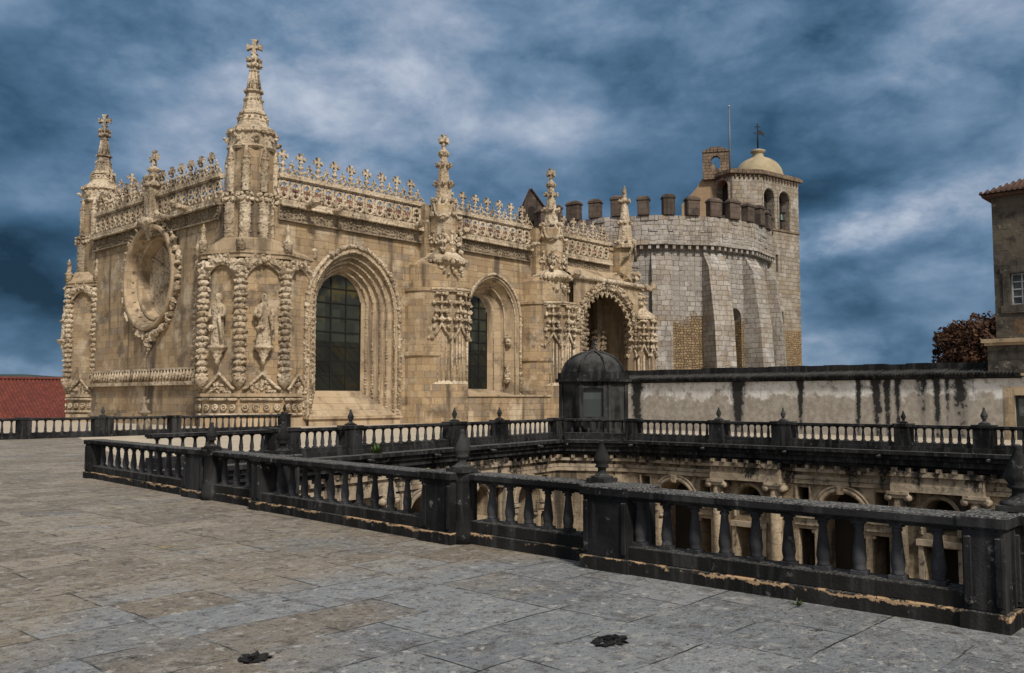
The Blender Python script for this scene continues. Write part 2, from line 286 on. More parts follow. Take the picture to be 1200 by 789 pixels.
def mat_tile(name, c1, c2, c3):
    t = new_mat(name); n = t.noise(t.pos, 2.0, 5.0, 0.7); r = t.new('ShaderNodeObjectInfo').outputs['Random']
    k = t.new('ShaderNodeTexBrick', {'Vector': t.uv, 'Color1': c1, 'Color2': c2, 'Mortar': c3, 'Scale': 1.0, 'Mortar Size': 0.015, 'Brick Width': 0.24, 'Row Height': 0.36}); k.offset = 0.0
    col = t.mix(t.math('MULTIPLY', t.step(n, 0.45, 0.7), 0.6), k.outputs[0], c3)
    return finish(t, col, 0.9, n, 0.01, 0.6)
M['redtile'] = mat_tile('red roof tile', (0.20, 0.052, 0.036), (0.12, 0.034, 0.026), (0.075, 0.022, 0.018))
M['oldtile'] = mat_tile('weathered brown roof tile', (0.125, 0.062, 0.040), (0.080, 0.047, 0.034), (0.04, 0.03, 0.025))
M['pinktile'] = mat_tile('faded red roof tile', (0.30, 0.135, 0.095), (0.22, 0.10, 0.072), (0.10, 0.06, 0.045))
M['blacktile'] = mat_black('blackened roof tile', (0.014, 0.014, 0.014), (0.032, 0.031, 0.030), (0.25, 0.24, 0.22), 0.45)

def mat_glass(name, c1, c2, c3):
    t = new_mat(name)
    k = t.new('ShaderNodeTexBrick', {'Vector': t.uv, 'Color1': c1, 'Color2': c2, 'Mortar': c1, 'Scale': 1.0, 'Mortar Size': 0.0, 'Brick Width': 0.62, 'Row Height': 0.86}); k.offset = 0.0
    n = t.noise(t.pos, 0.8, 3.0, 0.6)
    col = t.mix(t.math('MULTIPLY', t.step(n, 0.52, 0.66), 0.8), k.outputs[0], c3)
    t.b.inputs['Specular IOR Level'].default_value = 0.3
    return finish(t, col, 0.35, t.noise(t.pos, 2.5, 3.0), 0.015, 0.4)
M['glass'] = mat_glass('old leaded glass', (0.014, 0.016, 0.013), (0.036, 0.042, 0.031), (0.070, 0.054, 0.016))
M['pane'] = mat_glass('window pane', (0.04, 0.046, 0.045), (0.075, 0.085, 0.082), (0.15, 0.16, 0.15))
M['lead'] = mat_plain('lead bars', (0.008, 0.008, 0.007), (0.012, 0.011, 0.01), 5.0, 0.7)

def mat_plaster():
    t = new_mat('stained white plaster')
    pale = t.mix(t.step(t.noise(t.pos, 0.45, 5.0, 0.6), 0.42, 0.6), (0.66, 0.64, 0.61), (0.52, 0.49, 0.45))
    sp = t.new('ShaderNodeSeparateXYZ', {0: t.pos}); Y = sp.outputs[1]; Z = sp.outputs[2]
    u = t.new('ShaderNodeCombineXYZ', {0: Y, 1: t.math('MULTIPLY', Z, 0.10), 2: 3.3}).outputs[0]
    s2 = t.math('SUBTRACT', t.noise(u, 2.2, 5.0, 0.7), 0.5); e = t.math('SUBTRACT', t.noise(t.pos, 3.6, 7.0, 0.72), 0.5); e2 = t.math('SUBTRACT', t.noise(t.pos, 1.1, 5.0, 0.65), 0.5)
    bare = t.step(t.math('ADD', t.math('ADD', Z, t.math('MULTIPLY', e2, 2.4)), t.math('MULTIPLY', e, 0.5)), 1.98, 1.72)
    pale = t.mix(t.math('MULTIPLY', bare, 0.95), pale, t.mix(t.step(e, -0.1, 0.12), (0.255, 0.220, 0.180), (0.37, 0.335, 0.285)))
    pale = t.mix(t.math('MULTIPLY', t.step(s2, 0.02, 0.16), 0.5), pale, (0.20, 0.19, 0.175))
    tot = None
    for y0, wd, k in ((29.0, .34, 1.0), (22.75, .36, 1.0), (19.35, .16, .95), (16.5, .13, .9), (15.65, .22, 1.0), (15.15, .16, 1.0), (14.7, .14, .9), (13.6, .30, .55), (13.0, .16, .85), (12.55, .12, .6), (12.0, .32, .72), (8.0, .3, 1.0), (6.2, .2, 1.0)):
        d = t.math('DIVIDE', t.math('SUBTRACT', t.math('ADD', Y, t.math('MULTIPLY', e2, .22)), y0), wd)
        g = t.math('MULTIPLY', t.math('EXPONENT', t.math('MULTIPLY', t.math('MULTIPLY', d, d), -0.9)), k); tot = g if tot is None else t.math('MAXIMUM', tot, g)
    m = t.math('ADD', t.math('ADD', tot, t.math('MULTIPLY', e, 1.9)), t.math('MULTIPLY', s2, 0.9))
    m = t.math('ADD', m, t.math('MULTIPLY', t.math('SUBTRACT', Z, 1.7), 0.22))
    col = t.mix(t.math('MULTIPLY', t.step(m, 0.10, 0.5), 0.7), pale, (0.15, 0.14, 0.13))
    col = t.mix(t.math('MULTIPLY', t.step(m, 0.46, 0.72), 0.94), col, (0.012, 0.012, 0.012))
    return finish(t, col, 0.92, e, 0.02, 0.6)
M['plaster'] = mat_plaster()

def mat_house():
    t = new_mat('grey lichened house wall')
    n = t.noise(t.pos, 1.3, 7.0, 0.72); v = t.noise(t.pos, 0.5, 4.0, 0.6)
    k = t.new('ShaderNodeTexBrick', {'Vector': t.uv, 'Color1': (0.095, 0.082, 0.066), 'Color2': (0.050, 0.044, 0.037), 'Mortar': (0.035, 0.031, 0.027), 'Scale': 1.0, 'Mortar Size': 0.012, 'Mortar Smooth': 0.6, 'Brick Width': 0.75, 'Row Height': 0.42})
    col = t.mix(t.step(v, 0.42, 0.60), k.outputs[0], (0.105, 0.088, 0.066))
    col = t.mix(t.math('MULTIPLY', t.step(n, 0.46, 0.62), 0.85), col, (0.022, 0.020, 0.018))
    col = t.mix(t.math('MULTIPLY', t.step(t.noise(t.pos, 3.4, 6.0, 0.7), 0.60, 0.68), 0.8), col, (0.235, 0.215, 0.175))
    col = t.mix(t.math('MULTIPLY', t.step(t.noise(t.mapping(t.pos, (1, 1, 1), (7, 2, 5)), .7, 4.0, 0.6), 0.60, 0.66), 0.6), col, (0.17, 0.10, 0.045))
    return finish(t, col, 0.92, n, 0.06, 0.9)
M['house'] = mat_house()

# ---------------------------------------------------------------- mesh helpers
ZU = Vector((0, 0, 1)); ORI = {}
def V(*a): return Vector(a)
class Fr:
    """vertical frame: a along u, z up, d outwards"""
    def __init__(s, p0, p1, flip=False):
        s.o = V(p0[0], p0[1], 0); q = V(p1[0], p1[1], 0) - s.o; s.len = q.length; s.u = q.normalized()
        s.n = V(s.u.y, -s.u.x, 0) * (-1 if flip else 1)
    def P(s, a, z, d=0.0): return s.o + s.u * a + s.n * d + ZU * z
_OCT = None
def _blob():
    global _OCT
    if _OCT is None:
        b = bmesh.new(); bmesh.ops.create_icosphere(b, subdivisions=1, radius=1.0)
        _OCT = ([v.co.copy() for v in b.verts], [[v.index for v in f.verts] for f in b.faces]); b.free()
    return _OCT
class MB:
    def __init__(s): s.v = []; s.f = []; s.sm = []
    def add(s, vs, fs, smooth=False):
        k = len(s.v); s.v.extend(Vector(x) for x in vs)
        for f in fs: s.f.append([i + k for i in f]); s.sm.append(smooth)
    def quad(s, a, b, c, d): s.add([a, b, c, d], [(0, 1, 2, 3)])
    def box(s, c, size, rz=0.0, taper=1.0, ux=None):
        x, y, z = size[0] / 2, size[1] / 2, size[2] / 2; m = Matrix.Rotation(rz, 3, 'Z'); c = Vector(c)
        vs = []
        for sz, t in ((-z, 1.0), (z, taper)):
            for sx, sy in ((-x, -y), (x, -y), (x, y), (-x, y)): vs.append(c + m @ V(sx * t, sy * t, sz))
        s.add(vs, [(0, 3, 2, 1), (4, 5, 6, 7), (0, 1, 5, 4), (1, 2, 6, 5), (2, 3, 7, 6), (3, 0, 4, 7)])
    def fbox(s, fr, a0, a1, z0, z1, d0, d1):
        vs = [fr.P(a, z, d) for z in (z0, z1) for a, d in ((a0, d0), (a1, d0), (a1, d1), (a0, d1))]
        s.add(vs, [(0, 3, 2, 1), (4, 5, 6, 7), (0, 1, 5, 4), (1, 2, 6, 5), (2, 3, 7, 6), (3, 0, 4, 7)])
    def prism(s, poly, z0, z1, top=None, cap=True):
        n = len(poly); t = top or poly
        vs = [V(p[0], p[1], z0) for p in poly] + [V(p[0], p[1], z1) for p in t]
        fs = [(i, (i + 1) % n, n + (i + 1) % n, n + i) for i in range(n)]
        if cap: fs += [tuple(range(n, 2 * n)), tuple(range(n - 1, -1, -1))]
        s.add(vs, fs)
    def lathe(s, c, prof, seg=12, rot=0.0, smooth=True, a0=0.0, a1=2 * PI, warp=None):
        c = Vector(c); full = abs(a1 - a0 - 2 * PI) < 1e-6; m = seg if full else seg + 1
        vs = []
        for r, z in prof:
            for i in range(m):
                a = rot + a0 + (a1 - a0) * i / seg
                rr = r * (warp(a, z) if warp else 1.0)
                vs.append(c + V(rr * math.cos(a), rr * math.sin(a), z))
        fs = []
        for j in range(len(prof) - 1):
            for i in range(m if full else m - 1):
                k = (i + 1) % m; fs.append((j * m + i, j * m + k, (j + 1) * m + k, (j + 1) * m + i))
        if prof[-1][0] > 1e-4: fs.append(tuple((len(prof) - 1) * m + i for i in range(m)))
        if prof[0][0] > 1e-4: fs.append(tuple(reversed(range(m))))
        s.add(vs, fs, smooth)
    def tube(s, pts, r, seg=6, closed=False, smooth=True, rf=None):
        pts = [Vector(p) for p in pts]; n = len(pts); rings = []
        ref = None
        for i, p in enumerate(pts):
            a = pts[(i - 1) % n] if (closed or i > 0) else p; b = pts[(i + 1) % n] if (closed or i < n - 1) else p
            t = (b - a).normalized()
            if ref is None: ref = t.orthogonal().normalized()
            ref = (ref - t * ref.dot(t)).normalized(); bi = t.cross(ref)
            rr = rf(i) if rf else r
            rings.append([p + (ref * math.cos(2 * PI * k / seg) + bi * math.sin(2 * PI * k / seg)) * rr for k in range(seg)])
        vs = [q for g in rings for q in g]; fs = []
        for i in range(n if closed else n - 1):
            j = (i + 1) % n
            for k in range(seg):
                l = (k + 1) % seg; fs.append((i * seg + k, i * seg + l, j * seg + l, j * seg + k))
        if not closed: fs += [tuple(reversed(range(seg))), tuple((n - 1) * seg + k for k in range(seg))]
        s.add(vs, fs, smooth)
    def blob(s, p, r, jit=0.18, sq=(1, 1, 1), smooth=False):
        jit = jit * 1.5 + 0.05
        vs, fs = _blob(); p = Vector(p)
        m = Matrix.Rotation(rnd.uniform(0, 6.28), 3, 'Z') @ Matrix.Rotation(rnd.uniform(0, 6.28), 3, 'X')
        out = []; ax = (rnd.uniform(.75, 1.2), rnd.uniform(.75, 1.2), rnd.uniform(.75, 1.2))
        for v in vs:
            q = m @ V(v.x * ax[0], v.y * ax[1], v.z * ax[2]) * (r * rnd.uniform(1 - jit, 1 + jit)); out.append(p + V(q.x * sq[0], q.y * sq[1], q.z * sq[2]))
        s.add(out, fs, smooth)
    def beads(s, pts, step, r, jit=0.2, off=0.0):
        pts = [Vector(p) for p in pts]; acc = 0.0; nxt = step * 0.5
        for a, b in zip(pts, pts[1:]):
            L = (b - a).length
            while nxt <= acc + L:
                q = a.lerp(b, (nxt - acc) / max(L, 1e-6)); q = q + V(*(rnd.uniform(-off, off) for _ in range(3)))
                s.blob(q, r * rnd.uniform(0.8, 1.2), jit); nxt += step
            acc += L
    def build(s, name, mat, parent=None, bevel=0.0, loc=None):
        base = V(0, 0, 0)
        if parent is not None: base = ORI.get(parent.name, V(0, 0, 0))
        me = bpy.data.meshes.new(name)
        off = base if loc is None else Vector(loc)
        me.from_pydata([v - off for v in s.v], [], s.f)
        me.polygons.foreach_set('use_smooth', s.sm)
        if bevel:
            b = bmesh.new(); b.from_mesh(me); bmesh.ops.bevel(b, geom=[e for e in b.edges if len(e.link_faces) == 2 and e.calc_face_angle(0) > 0.6], offset=bevel, segments=1, affect='EDGES', clamp_overlap=True); b.to_mesh(me); b.free()
        uv = me.uv_layers.new(name='UVMap'); data = [0.0] * (2 * len(me.loops))
        vv = me.vertices
        for p in me.polygons:
            n = p.normal
            if abs(n.z) > 0.8: tu, tv = V(1, 0, 0), V(0, 1, 0)
            else:
                tu = V(-n.y, n.x, 0).normalized(); tv = n.cross(tu)
                if abs(n.z) < 0.3: tv = ZU
            for li in p.loop_indices:
                c = vv[me.loops[li].vertex_index].co + off
                data[2 * li] = c.dot(tu); data[2 * li + 1] = c.dot(tv)
        uv.data.foreach_set('uv', data)
        me.materials.append(M[mat]); me.update()
        o = bpy.data.objects.new(name, me); COL.objects.link(o)
        if parent is not None: o.parent = parent
        if loc is not None: o.location = Vector(loc) - base
        ORI[o.name] = off if loc is not None else base
        return o
def tag(o, label=None, cat=None, group=None, kind=None):
    if label: o['label'] = label
    if cat: o['category'] = cat
    if group: o['group'] = group
    if kind: o['kind'] = kind
    return o
def thing(name, label, cat, loc=(0, 0, 0), group=None):
    o = bpy.data.objects.new(name, None); COL.objects.link(o); o.location = loc; o.empty_display_size = 0.2
    ORI[o.name] = Vector(loc); return tag(o, label, cat, group)
def dup(o, parent, loc):
    c = o.copy(); COL.objects.link(c); c.parent = parent; c.location = loc; ORI[c.name] = ORI.get(parent.name, V(0, 0, 0)) + Vector(loc); return c
def structure(o): o['kind'] = 'structure'; return o

# openings: dict(c, w, z0, zs, kind, k)
def arch_top(op, a):
    x = min(abs(a - op['c']), op['w'])
    if op['kind'] == 'rect': return op['zs']
    if op['kind'] == 'round': return op['zs'] + math.sqrt(max(op['w'] ** 2 - x * x, 0))
    r = op.get('k', 1.2) * op['w']; return op['zs'] + math.sqrt(max(r * r - (x + r - op['w']) ** 2, 0))
def outline(op, n=16, closed=False):
    w, c = op['w'], op['c']; pts = [(c - w, op['z0']), (c - w, op['zs'])]
    if op['kind'] == 'rect': pts += [(c + w, op['zs'])]
    else:
        for i in range(1, n + 1):
            a = c - w * math.cos(PI * i / n); pts.append((a, arch_top(op, a)))
    pts.append((c + w, op['z0'])); return pts
def wall_open(mb, fr, a0, a1, z0, z1, ops, depth=0.5, reveal=True):
    br = {a0, a1}
    for o in ops:
        br |= {o['c'] - o['w'], o['c'] + o['w']}
        if o['kind'] != 'rect':
            for i in range(1, 16): br.add(o['c'] - o['w'] * math.cos(PI * i / 16))
    br = sorted(b for b in br if a0 - 1e-6 <= b <= a1 + 1e-6)
    for p, q in zip(br, br[1:]):
        if q - p < 1e-5: continue
        m = (p + q) / 2; inside = sorted([o for o in ops if abs(m - o['c']) < o['w']], key=lambda o: o['z0'])
        lo = (z0, z0)
        for o in inside:
            if o['z0'] > lo[0] + 1e-4: mb.quad(fr.P(p, lo[0]), fr.P(q, lo[1]), fr.P(q, o['z0']), fr.P(p, o['z0']))
            lo = (arch_top(o, p), arch_top(o, q))
        mb.quad(fr.P(p, lo[0]), fr.P(q, lo[1]), fr.P(q, z1), fr.P(p, z1))
    if reveal:
        for o in ops:
            pl = outline(o)
            for (a, z), (b, y) in zip(pl, pl[1:]): mb.quad(fr.P(a, z), fr.P(b, y), fr.P(b, y, -depth), fr.P(a, z, -depth))
            mb.quad(fr.P(o['c'] - o['w'], o['z0']), fr.P(o['c'] + o['w'], o['z0']), fr.P(o['c'] + o['w'], o['z0'], -depth), fr.P(o['c'] - o['w'], o['z0'], -depth))
def fill_opening(mb, fr, op, d):
    pl = [fr.P(a, z, d) for a, z in outline(op)]
    c = fr.P(op['c'], op['zs'], d); k = len(pl)
    mb.add(pl + [c], [(i, (i + 1) % k, k) for i in range(k)])
def face_pts(fr, pts, d): return [fr.P(a, z, d) for a, z in pts]
def ngon(cx, cy, r, n, rot=0.0): return [(cx + r * math.cos(rot + 2 * PI * i / n), cy + r * math.sin(rot + 2 * PI * i / n)) for i in range(n)]

# ================================================================ SETTING
def poly_sheet(name, outer, holes, z, mat):
    loops = [[V(x, y, z) for x, y in outer]] + [[V(x, y, z) for x, y in h] for h in holes]
    flat = [p for l in loops for p in l]
    tris = geometry.tessellate_polygon(loops)
    mb = MB(); mb.add(flat, [tuple(t) for t in tris])
    o = mb.build(name, mat); me = o.data
    if me.polygons[0].normal.z < 0: me.flip_normals()
    return structure(o)
ALINE0, ALINE1 = V(10.36, 21.65, 0), V(30.2, 25.0, 0)
court = [(8.0, -2.0), (31.75, -2.0), (31.75, 21.8), (30.35, 25.2), (10.3, 21.85), (8.4, 20.5)]
poly_sheet('terrace', [(-40, -40), (80, -40), (80, 79), (-40, 79)], [court], 0.0, 'pave')
poly_sheet('forecourt', [(10.35, 22.1), (30.3, 25.5), (32.0, 22.0), (32.0, -2), (42.2, -2), (42.2, 31), (62, 31), (62, 78), (-20, 78), (-20, 41.75), (16.5, 41.75)], [], 0.004, 'gravel')
poly_sheet('courtyard_floor', [(7, -3), (33, -3), (33, 26), (7, 26)], [], -9.8, 'courtfloor')
def ground():
    mb = MB(); n = 60; S = 3000.0; vs = []; fs = []
    for j in range(n + 1):
        for i in range(n + 1):
            u = (i / n * 2 - 1); v = (j / n * 2 - 1); x = S * u * abs(u); y = S * v * abs(v); d = math.hypot(x, y)
            z = -10.0 - min(d, 400) * 0.05
            vs.append((x, y, z))
    for j in range(n):
        for i in range(n): a = j * (n + 1) + i; fs.append((a, a + 1, a + n + 2, a + n + 1))
    mb.add(vs, fs, True); structure(mb.build('ground', 'earth'))
    mb = MB(); vs = []; fs = []; m = 80
    for j in range(7):
        for i in range(m + 1):
            a = R(-10) + R(130) * i / m; d = 1400 + j * 130
            ht = 62 + 16 * noise.noise(V(i * 0.11, 3.3, 0)) + 7 * noise.noise(V(i * 0.37, 1.3, 0))
            vs.append((d * math.cos(a), d * math.sin(a), -40 + ht * math.sin(PI * min(j, 6) / 6) * 1.35 + (0 if j else -10)))
    for j in range(6):
        for i in range(m): a = j * (m + 1) + i; fs.append((a, a + 1, a + m + 2, a + m + 1))
    mb.add(vs, fs, True); structure(mb.build('hills', 'hill'))
ground()

# ================================================================ CHURCH
church = thing('abbey_church', 'golden sandstone church with pinnacles, carved windows and a round window on its end wall', 'church', (28.2, 48, 0))
XF, YF = 28.2, 48.0                      # end wall plane, long wall plane
FL = Fr((0, YF), (1, YF))                # long wall: a = X, outward -Y
FE = Fr((XF, 0), (XF, -1)); FE.o = V(XF, 0, 0)    # end wall: a = -Y, outward -X
def EY(y): return -y
W1 = dict(c=36.65, w=3.75, z0=0.45, zs=7.55, kind='pointed', k=1.16)
W2 = dict(c=50.1, w=2.95, z0=1.9, zs=8.0, kind='pointed', k=1.14)
mb = MB()
wall_open(mb, FL, 30.4, 58.5, -0.5, 14.0, [W1, W2], 0.02, reveal=False)
wall_open(mb, FL, 58.5, 68.4, 11.0, 14.0, [], 0)
mb.quad(V(30.4, 48, 14), V(68.4, 48, 14), V(68.4, 48.8, 14), V(30.4, 48.8, 14))
# plain stretches behind the portal
long_wall = mb.build('wall', 'sand', church)
ROSE = (59.6, 10.05)
mb = MB()
# end wall with a round hole
N = 40; rr = 3.55
ring = [(EY(ROSE[0]) + rr * math.cos(2 * PI * i / N), ROSE[1] + rr * math.sin(2 * PI * i / N)) for i in range(N)]
box = []
a_lo, a_hi, z_lo, z_hi = -72.5, -50.3, -0.5, 14.0
for i in range(N):
    c, s = math.cos(2 * PI * i / N), math.sin(2 * PI * i / N); cx, cz = EY(ROSE[0]), ROSE[1]
    tx = ((a_hi - cx) / c if c > 1e-6 else ((a_lo - cx) / c if c < -1e-6 else 1e9)); tz = ((z_hi - cz) / s if s > 1e-6 else ((z_lo - cz) / s if s < -1e-6 else 1e9))
    t = min(tx, tz); box.append((cx + c * t, cz + s * t, 0 if tx < tz else 1))
for i in range(N):
    j = (i + 1) % N; p, q = box[i], box[j]
    fa = [FE.P(*ring[i]), FE.P(*ring[j]), FE.P(q[0], q[1]), FE.P(p[0], p[1])]
    mb.add(fa, [(0, 1, 2, 3)])
    if p[2] != q[2]:
        k = (p[0], q[1]) if p[2] == 0 else (q[0], p[1]); mb.add([FE.P(p[0], p[1]), FE.P(q[0], q[1]), FE.P(*k)], [(0, 1, 2)])
mb.build('wall', 'sand', church)
mb = MB(); mb.prism([(28.6, 72.4), (28.6, 73.0), (72, 73.0), (72, 72.4)], -0.5, 14.0); mb.build('wall', 'sand', church)
# roof
mb = MB(); zz = 14.3
mb.quad(V(29, 48.9, zz), V(72, 48.9, zz), V(72, 61, 15.9), V(40, 61, 15.9)); mb.quad(V(29, 72.5, zz), V(72, 72.5, zz), V(72, 61, 15.9), V(40, 61, 15.9)); mb.add([V(29, 48.9, zz), V(29, 72.5, zz), V(40, 61, 15.9)], [(0, 1, 2)])
mb.build('roof', 'redtile', church)
mb = MB()
for i in range(4): z0_, z1_ = 14.12 + i * .4, 14.12 + (i + 1) * .4; y0_, y1_ = .55 + i * .42, .55 + (i + 1) * .42; mb.quad(V(28.2 + y0_, 48 + y0_, z0_), V(68, 48 + y0_, z0_), V(68, 48 + y1_, z1_), V(28.2 + y1_, 48 + y1_, z1_)); mb.quad(V(28.2 + y0_, 48 + y0_, z0_), V(28.2 + y1_, 48 + y1_, z1_), V(28.2 + y1_, 70, z1_), V(28.2 + y0_, 70, z0_))
mb.build('roof_slope', 'pinktile', church)

# ---- mouldings, cornices, frieze, parapet tracery and cresting
def rope(mb, p, q, r, step=0.16):
    p, q = Vector(p), Vector(q); n = max(4, int((q - p).length / step))
    mb.tube([p.lerp(q, i / n) for i in range(n + 1)], r, 7, rf=lambda i: r * (1.0 + 0.16 * (1 if i % 2 else -1)))
def parapet(fr, a0, a1):
    mb = MB()
    mb.fbox(fr, a0, a1, 13.80, 14.10, -0.15, 0.42); mb.fbox(fr, a0, a1, 14.10, 14.20, -0.15, 0.22)
    rope(mb, fr.P(a0, 13.78, 0.40), fr.P(a1, 13.78, 0.40), 0.09)
    mb.build('cornice', 'carved', church)
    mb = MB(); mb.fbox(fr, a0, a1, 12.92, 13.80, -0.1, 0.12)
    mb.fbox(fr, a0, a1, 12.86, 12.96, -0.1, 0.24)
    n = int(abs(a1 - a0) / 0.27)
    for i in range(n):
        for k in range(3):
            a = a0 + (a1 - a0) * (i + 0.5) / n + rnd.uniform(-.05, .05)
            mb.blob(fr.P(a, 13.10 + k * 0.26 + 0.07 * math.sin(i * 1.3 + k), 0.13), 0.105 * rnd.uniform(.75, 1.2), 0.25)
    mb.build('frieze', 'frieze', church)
    mb = MB()
    mb.fbox(fr, a0, a1, 15.58, 15.80, -0.24, 0.20); mb.fbox(fr, a0, a1, 15.50, 15.58, -0.18, 0.10)
    mb.build('parapet_rail', 'carved', church)
    mb = MB(); n = max(3, round(abs(a1 - a0) / 0.86)); st = (a1 - a0) / n; ast = abs(st)
    for i in range(n):
        c = a0 + st * (i + 0.5); zc = 14.85
        mb.tube([fr.P(c + ast * 0.40 * math.cos(t * PI / 7), zc + 0.55 * math.sin(t * PI / 7), -0.03) for t in range(14)], 0.11, 5, True)
        for q in range(4):
            an = PI / 4 + q * PI / 2
            mb.blob(fr.P(c + ast * .19 * math.cos(an), zc + .25 * math.sin(an), -0.03), 0.10, 0.1)
            mb.tube([fr.P(c + ast * .12 * math.cos(an), zc + .15 * math.sin(an), -0.03), fr.P(c + ast * .48 * math.cos(an), zc + .62 * math.sin(an), -0.03)], 0.07, 4)
        for sgn in (-1, 1): mb.tube([fr.P(c + ast * .5, zc, -0.03), fr.P(c + ast * .30, zc + sgn * .66, -0.03)], 0.085, 4); mb.tube([fr.P(c - ast * .5, zc, -0.03), fr.P(c - ast * .30, zc + sgn * .66, -0.03)], 0.085, 4)
        mb.blob(fr.P(c + ast * .5, zc, 0.0), 0.13, 0.1)
    mb.build('parapet_tracery', 'carved', church)
def cross_plate(mb, c, u, s, t):
    """flared cross of half size s, thickness t, in the plane (u, z) centred on c"""
    pts = []
    for k in range(4):
        an = k * PI / 2; ca, sa = math.cos(an), math.sin(an)
        for x, y in ((0.20, -0.20), (0.60, -0.24), (1.0, -0.46), (1.0, 0.46), (0.60, 0.24)):
            pts.append((s * (x * ca - y * sa), s * (x * sa + y * ca)))
    n = V(u.y, -u.x, 0); m = len(pts)
    vs = [c + u * x + ZU * y + n * d for d in (-t / 2, t / 2) for x, y in pts]
    mb.add(vs, [tuple(range(m - 1, -1, -1)), tuple(range(m, 2 * m))] + [(i, (i + 1) % m, m + (i + 1) % m, m + i) for i in range(m)])
def cresting_mesh(big, u):
    mb = MB()
    if big:
        mb.box((0, 0, 0.08), (0.34, 0.30, 0.16), math.atan2(u.y, u.x)); mb.lathe((0, 0, 0), [(0.17, 0.14), (0.09, 0.36), (0.08, 0.5), (0.17, 0.60), (0.18, 0.68), (0.09, 0.78), (0.075, 0.95)], 8)
        for k in (-1, 1): mb.blob(u * 0.17 * k + V(0, 0, 0.36), 0.09); mb.blob(u * 0.17 * k + V(0, 0, 0.66), 0.085)
        cross_plate(mb, V(0, 0, 1.24), u, 0.33, 0.2)
    else:
        mb.box((0, 0, 0.06), (0.50, 0.28, 0.12), math.atan2(u.y, u.x))
        for k in (-1, 1): mb.tube([u * 0.26 * k + V(0, 0, 0.15), u * 0.18 * k + V(0, 0, 0.42), u * 0.05 * k + V(0, 0, 0.62)], 0.075, 6); mb.blob(u * 0.24 * k + V(0, 0, 0.40), 0.085)
        mb.blob(V(0, 0, 0.68), 0.12); mb.blob(V(0, 0, 0.90), 0.085); mb.lathe((0, 0, 0), [(0.06, 0.6), (0.05, 1.0), (0.0, 1.02)], 6)
        for k in (-1, 1): mb.blob(u * 0.16 * k + V(0, 0, 0.70), 0.075)
    return mb
CREST = {}
def cresting(fr, a0, a1, step, zb=15.80, label_axis='x', first_big=True):
    n = max(2, round(abs(a1 - a0) / step)); st = (a1 - a0) / n
    mb = MB(); q = abs(st) / 2
    for i in range(2 * n):
        c = a0 + st * (i / 2 + .5)
        mb.tube([fr.P(c - q * .5 * math.cos(k * PI / 6), zb - .02 + .40 * math.sin(k * PI / 6), -.03) for k in range(7)], .06, 5)
        mb.blob(fr.P(c, zb + .42, -.03), .09); mb.fbox(fr, c - q * .5, c + q * .5, zb - .02, zb + .1, -.12, .08)
    mb.build('cresting_base', 'carved', church)
    for i in range(2 * n):
        big = (i % 2 == 0) == first_big; a = a0 + st * (i / 2 + 0.25); key = (big, label_axis)
        p = fr.P(a, zb, -0.03) - ORI[church.name]
        if key not in CREST:
            o = cresting_mesh(big, fr.u).build('cresting_cross' if big else 'cresting_bud', 'carved'); o.parent = church; CREST[key] = o; o.location = p
        else: dup(CREST[key], church, p)
for a0, a1, st in [(30.6, 42.5, 1.26), (45.0, 54.4, 1.28), (57.0, 65.2, 1.45)]:
    parapet(FL, a0, a1); cresting(FL, a0, a1, st)
parapet(FE, -69.2, -60.0); parapet(FE, -59.2, -50.6)
cresting(FE, -68.8, -60.2, 1.35, label_axis='y'); cresting(FE, -58.9, -51.0, 1.30, label_axis='y')
# far-side raised cresting behind the rear corner
FB = Fr((29.0, 70.6), (40, 70.6))
mb = MB(); mb.fbox(FB, 0, 8.5, 14.0, 18.05, -0.8, 0); mb.fbox(FB, -.1, 8.6, 18.05, 18.25, -0.9, 0.1); mb.build('raised_parapet', 'frieze', church)
cresting(FB, 0.4, 7.0, 1.5, 18.25)
# centre pinnacle of the end wall, and its canopy
mb = MB(); cy = 59.6
mb.box((XF - 0.1, cy, 15.1), (0.9, 0.8, 2.4)); mb.lathe((XF - 0.1, cy, 0), [(0.62, 16.3), (0.66, 16.5), (0.40, 16.7), (0.34, 17.4), (0.48, 17.5), (0.46, 17.65), (0.2, 17.75), (0.15, 18.0)], 8)
cross_plate(mb, V(XF - 0.1, cy, 18.4), V(0, -1, 0), 0.5, 0.24)
for k in range(8): mb.blob(V(XF - .1 + .5 * math.cos(k * PI / 4), cy + .5 * math.sin(k * PI / 4), 17.0), 0.16)
mb.lathe((XF - 0.3, cy, 0), [(0.1, 12.6), (0.35, 13.2), (0.75, 13.7), (0.85, 13.95), (0.6, 14.1)], 8)
for k in range(7): mb.blob(V(XF - 0.75, cy + (k - 3) * 0.3, 13.9 + rnd.uniform(-.2, .1)), 0.24)
mb.build('pinnacle', 'carved', church)
mb = MB()
for y, x, z in ((54.2, XF - 1.0, 14.0), (56.6, XF - .9, 13.7)):
    mb.tube([V(XF, y, z), V(x, y, z + 0.05), V(x - 0.45, y, z + 0.15)], 0.2, 6); mb.blob(V(x - 0.35, y, z + 0.2), 0.3); mb.build('gargoyle', 'carved', church); mb = MB()
for x, y in ((34.6, YF - .75), (32.5, YF - 1.1), (45.7, YF - 1.1), (53.6, YF - .8), (41.6, YF - .8)):
    mb.tube([V(x, YF, 13.9), V(x, y, 13.95), V(x, y - 0.4, 14.05)], 0.2, 6); mb.blob(V(x, y - 0.3, 14.1), 0.29); mb.blob(V(x + .1, y - 0.75, 14.15), 0.18); mb.build('gargoyle', 'carved', church); mb = MB()

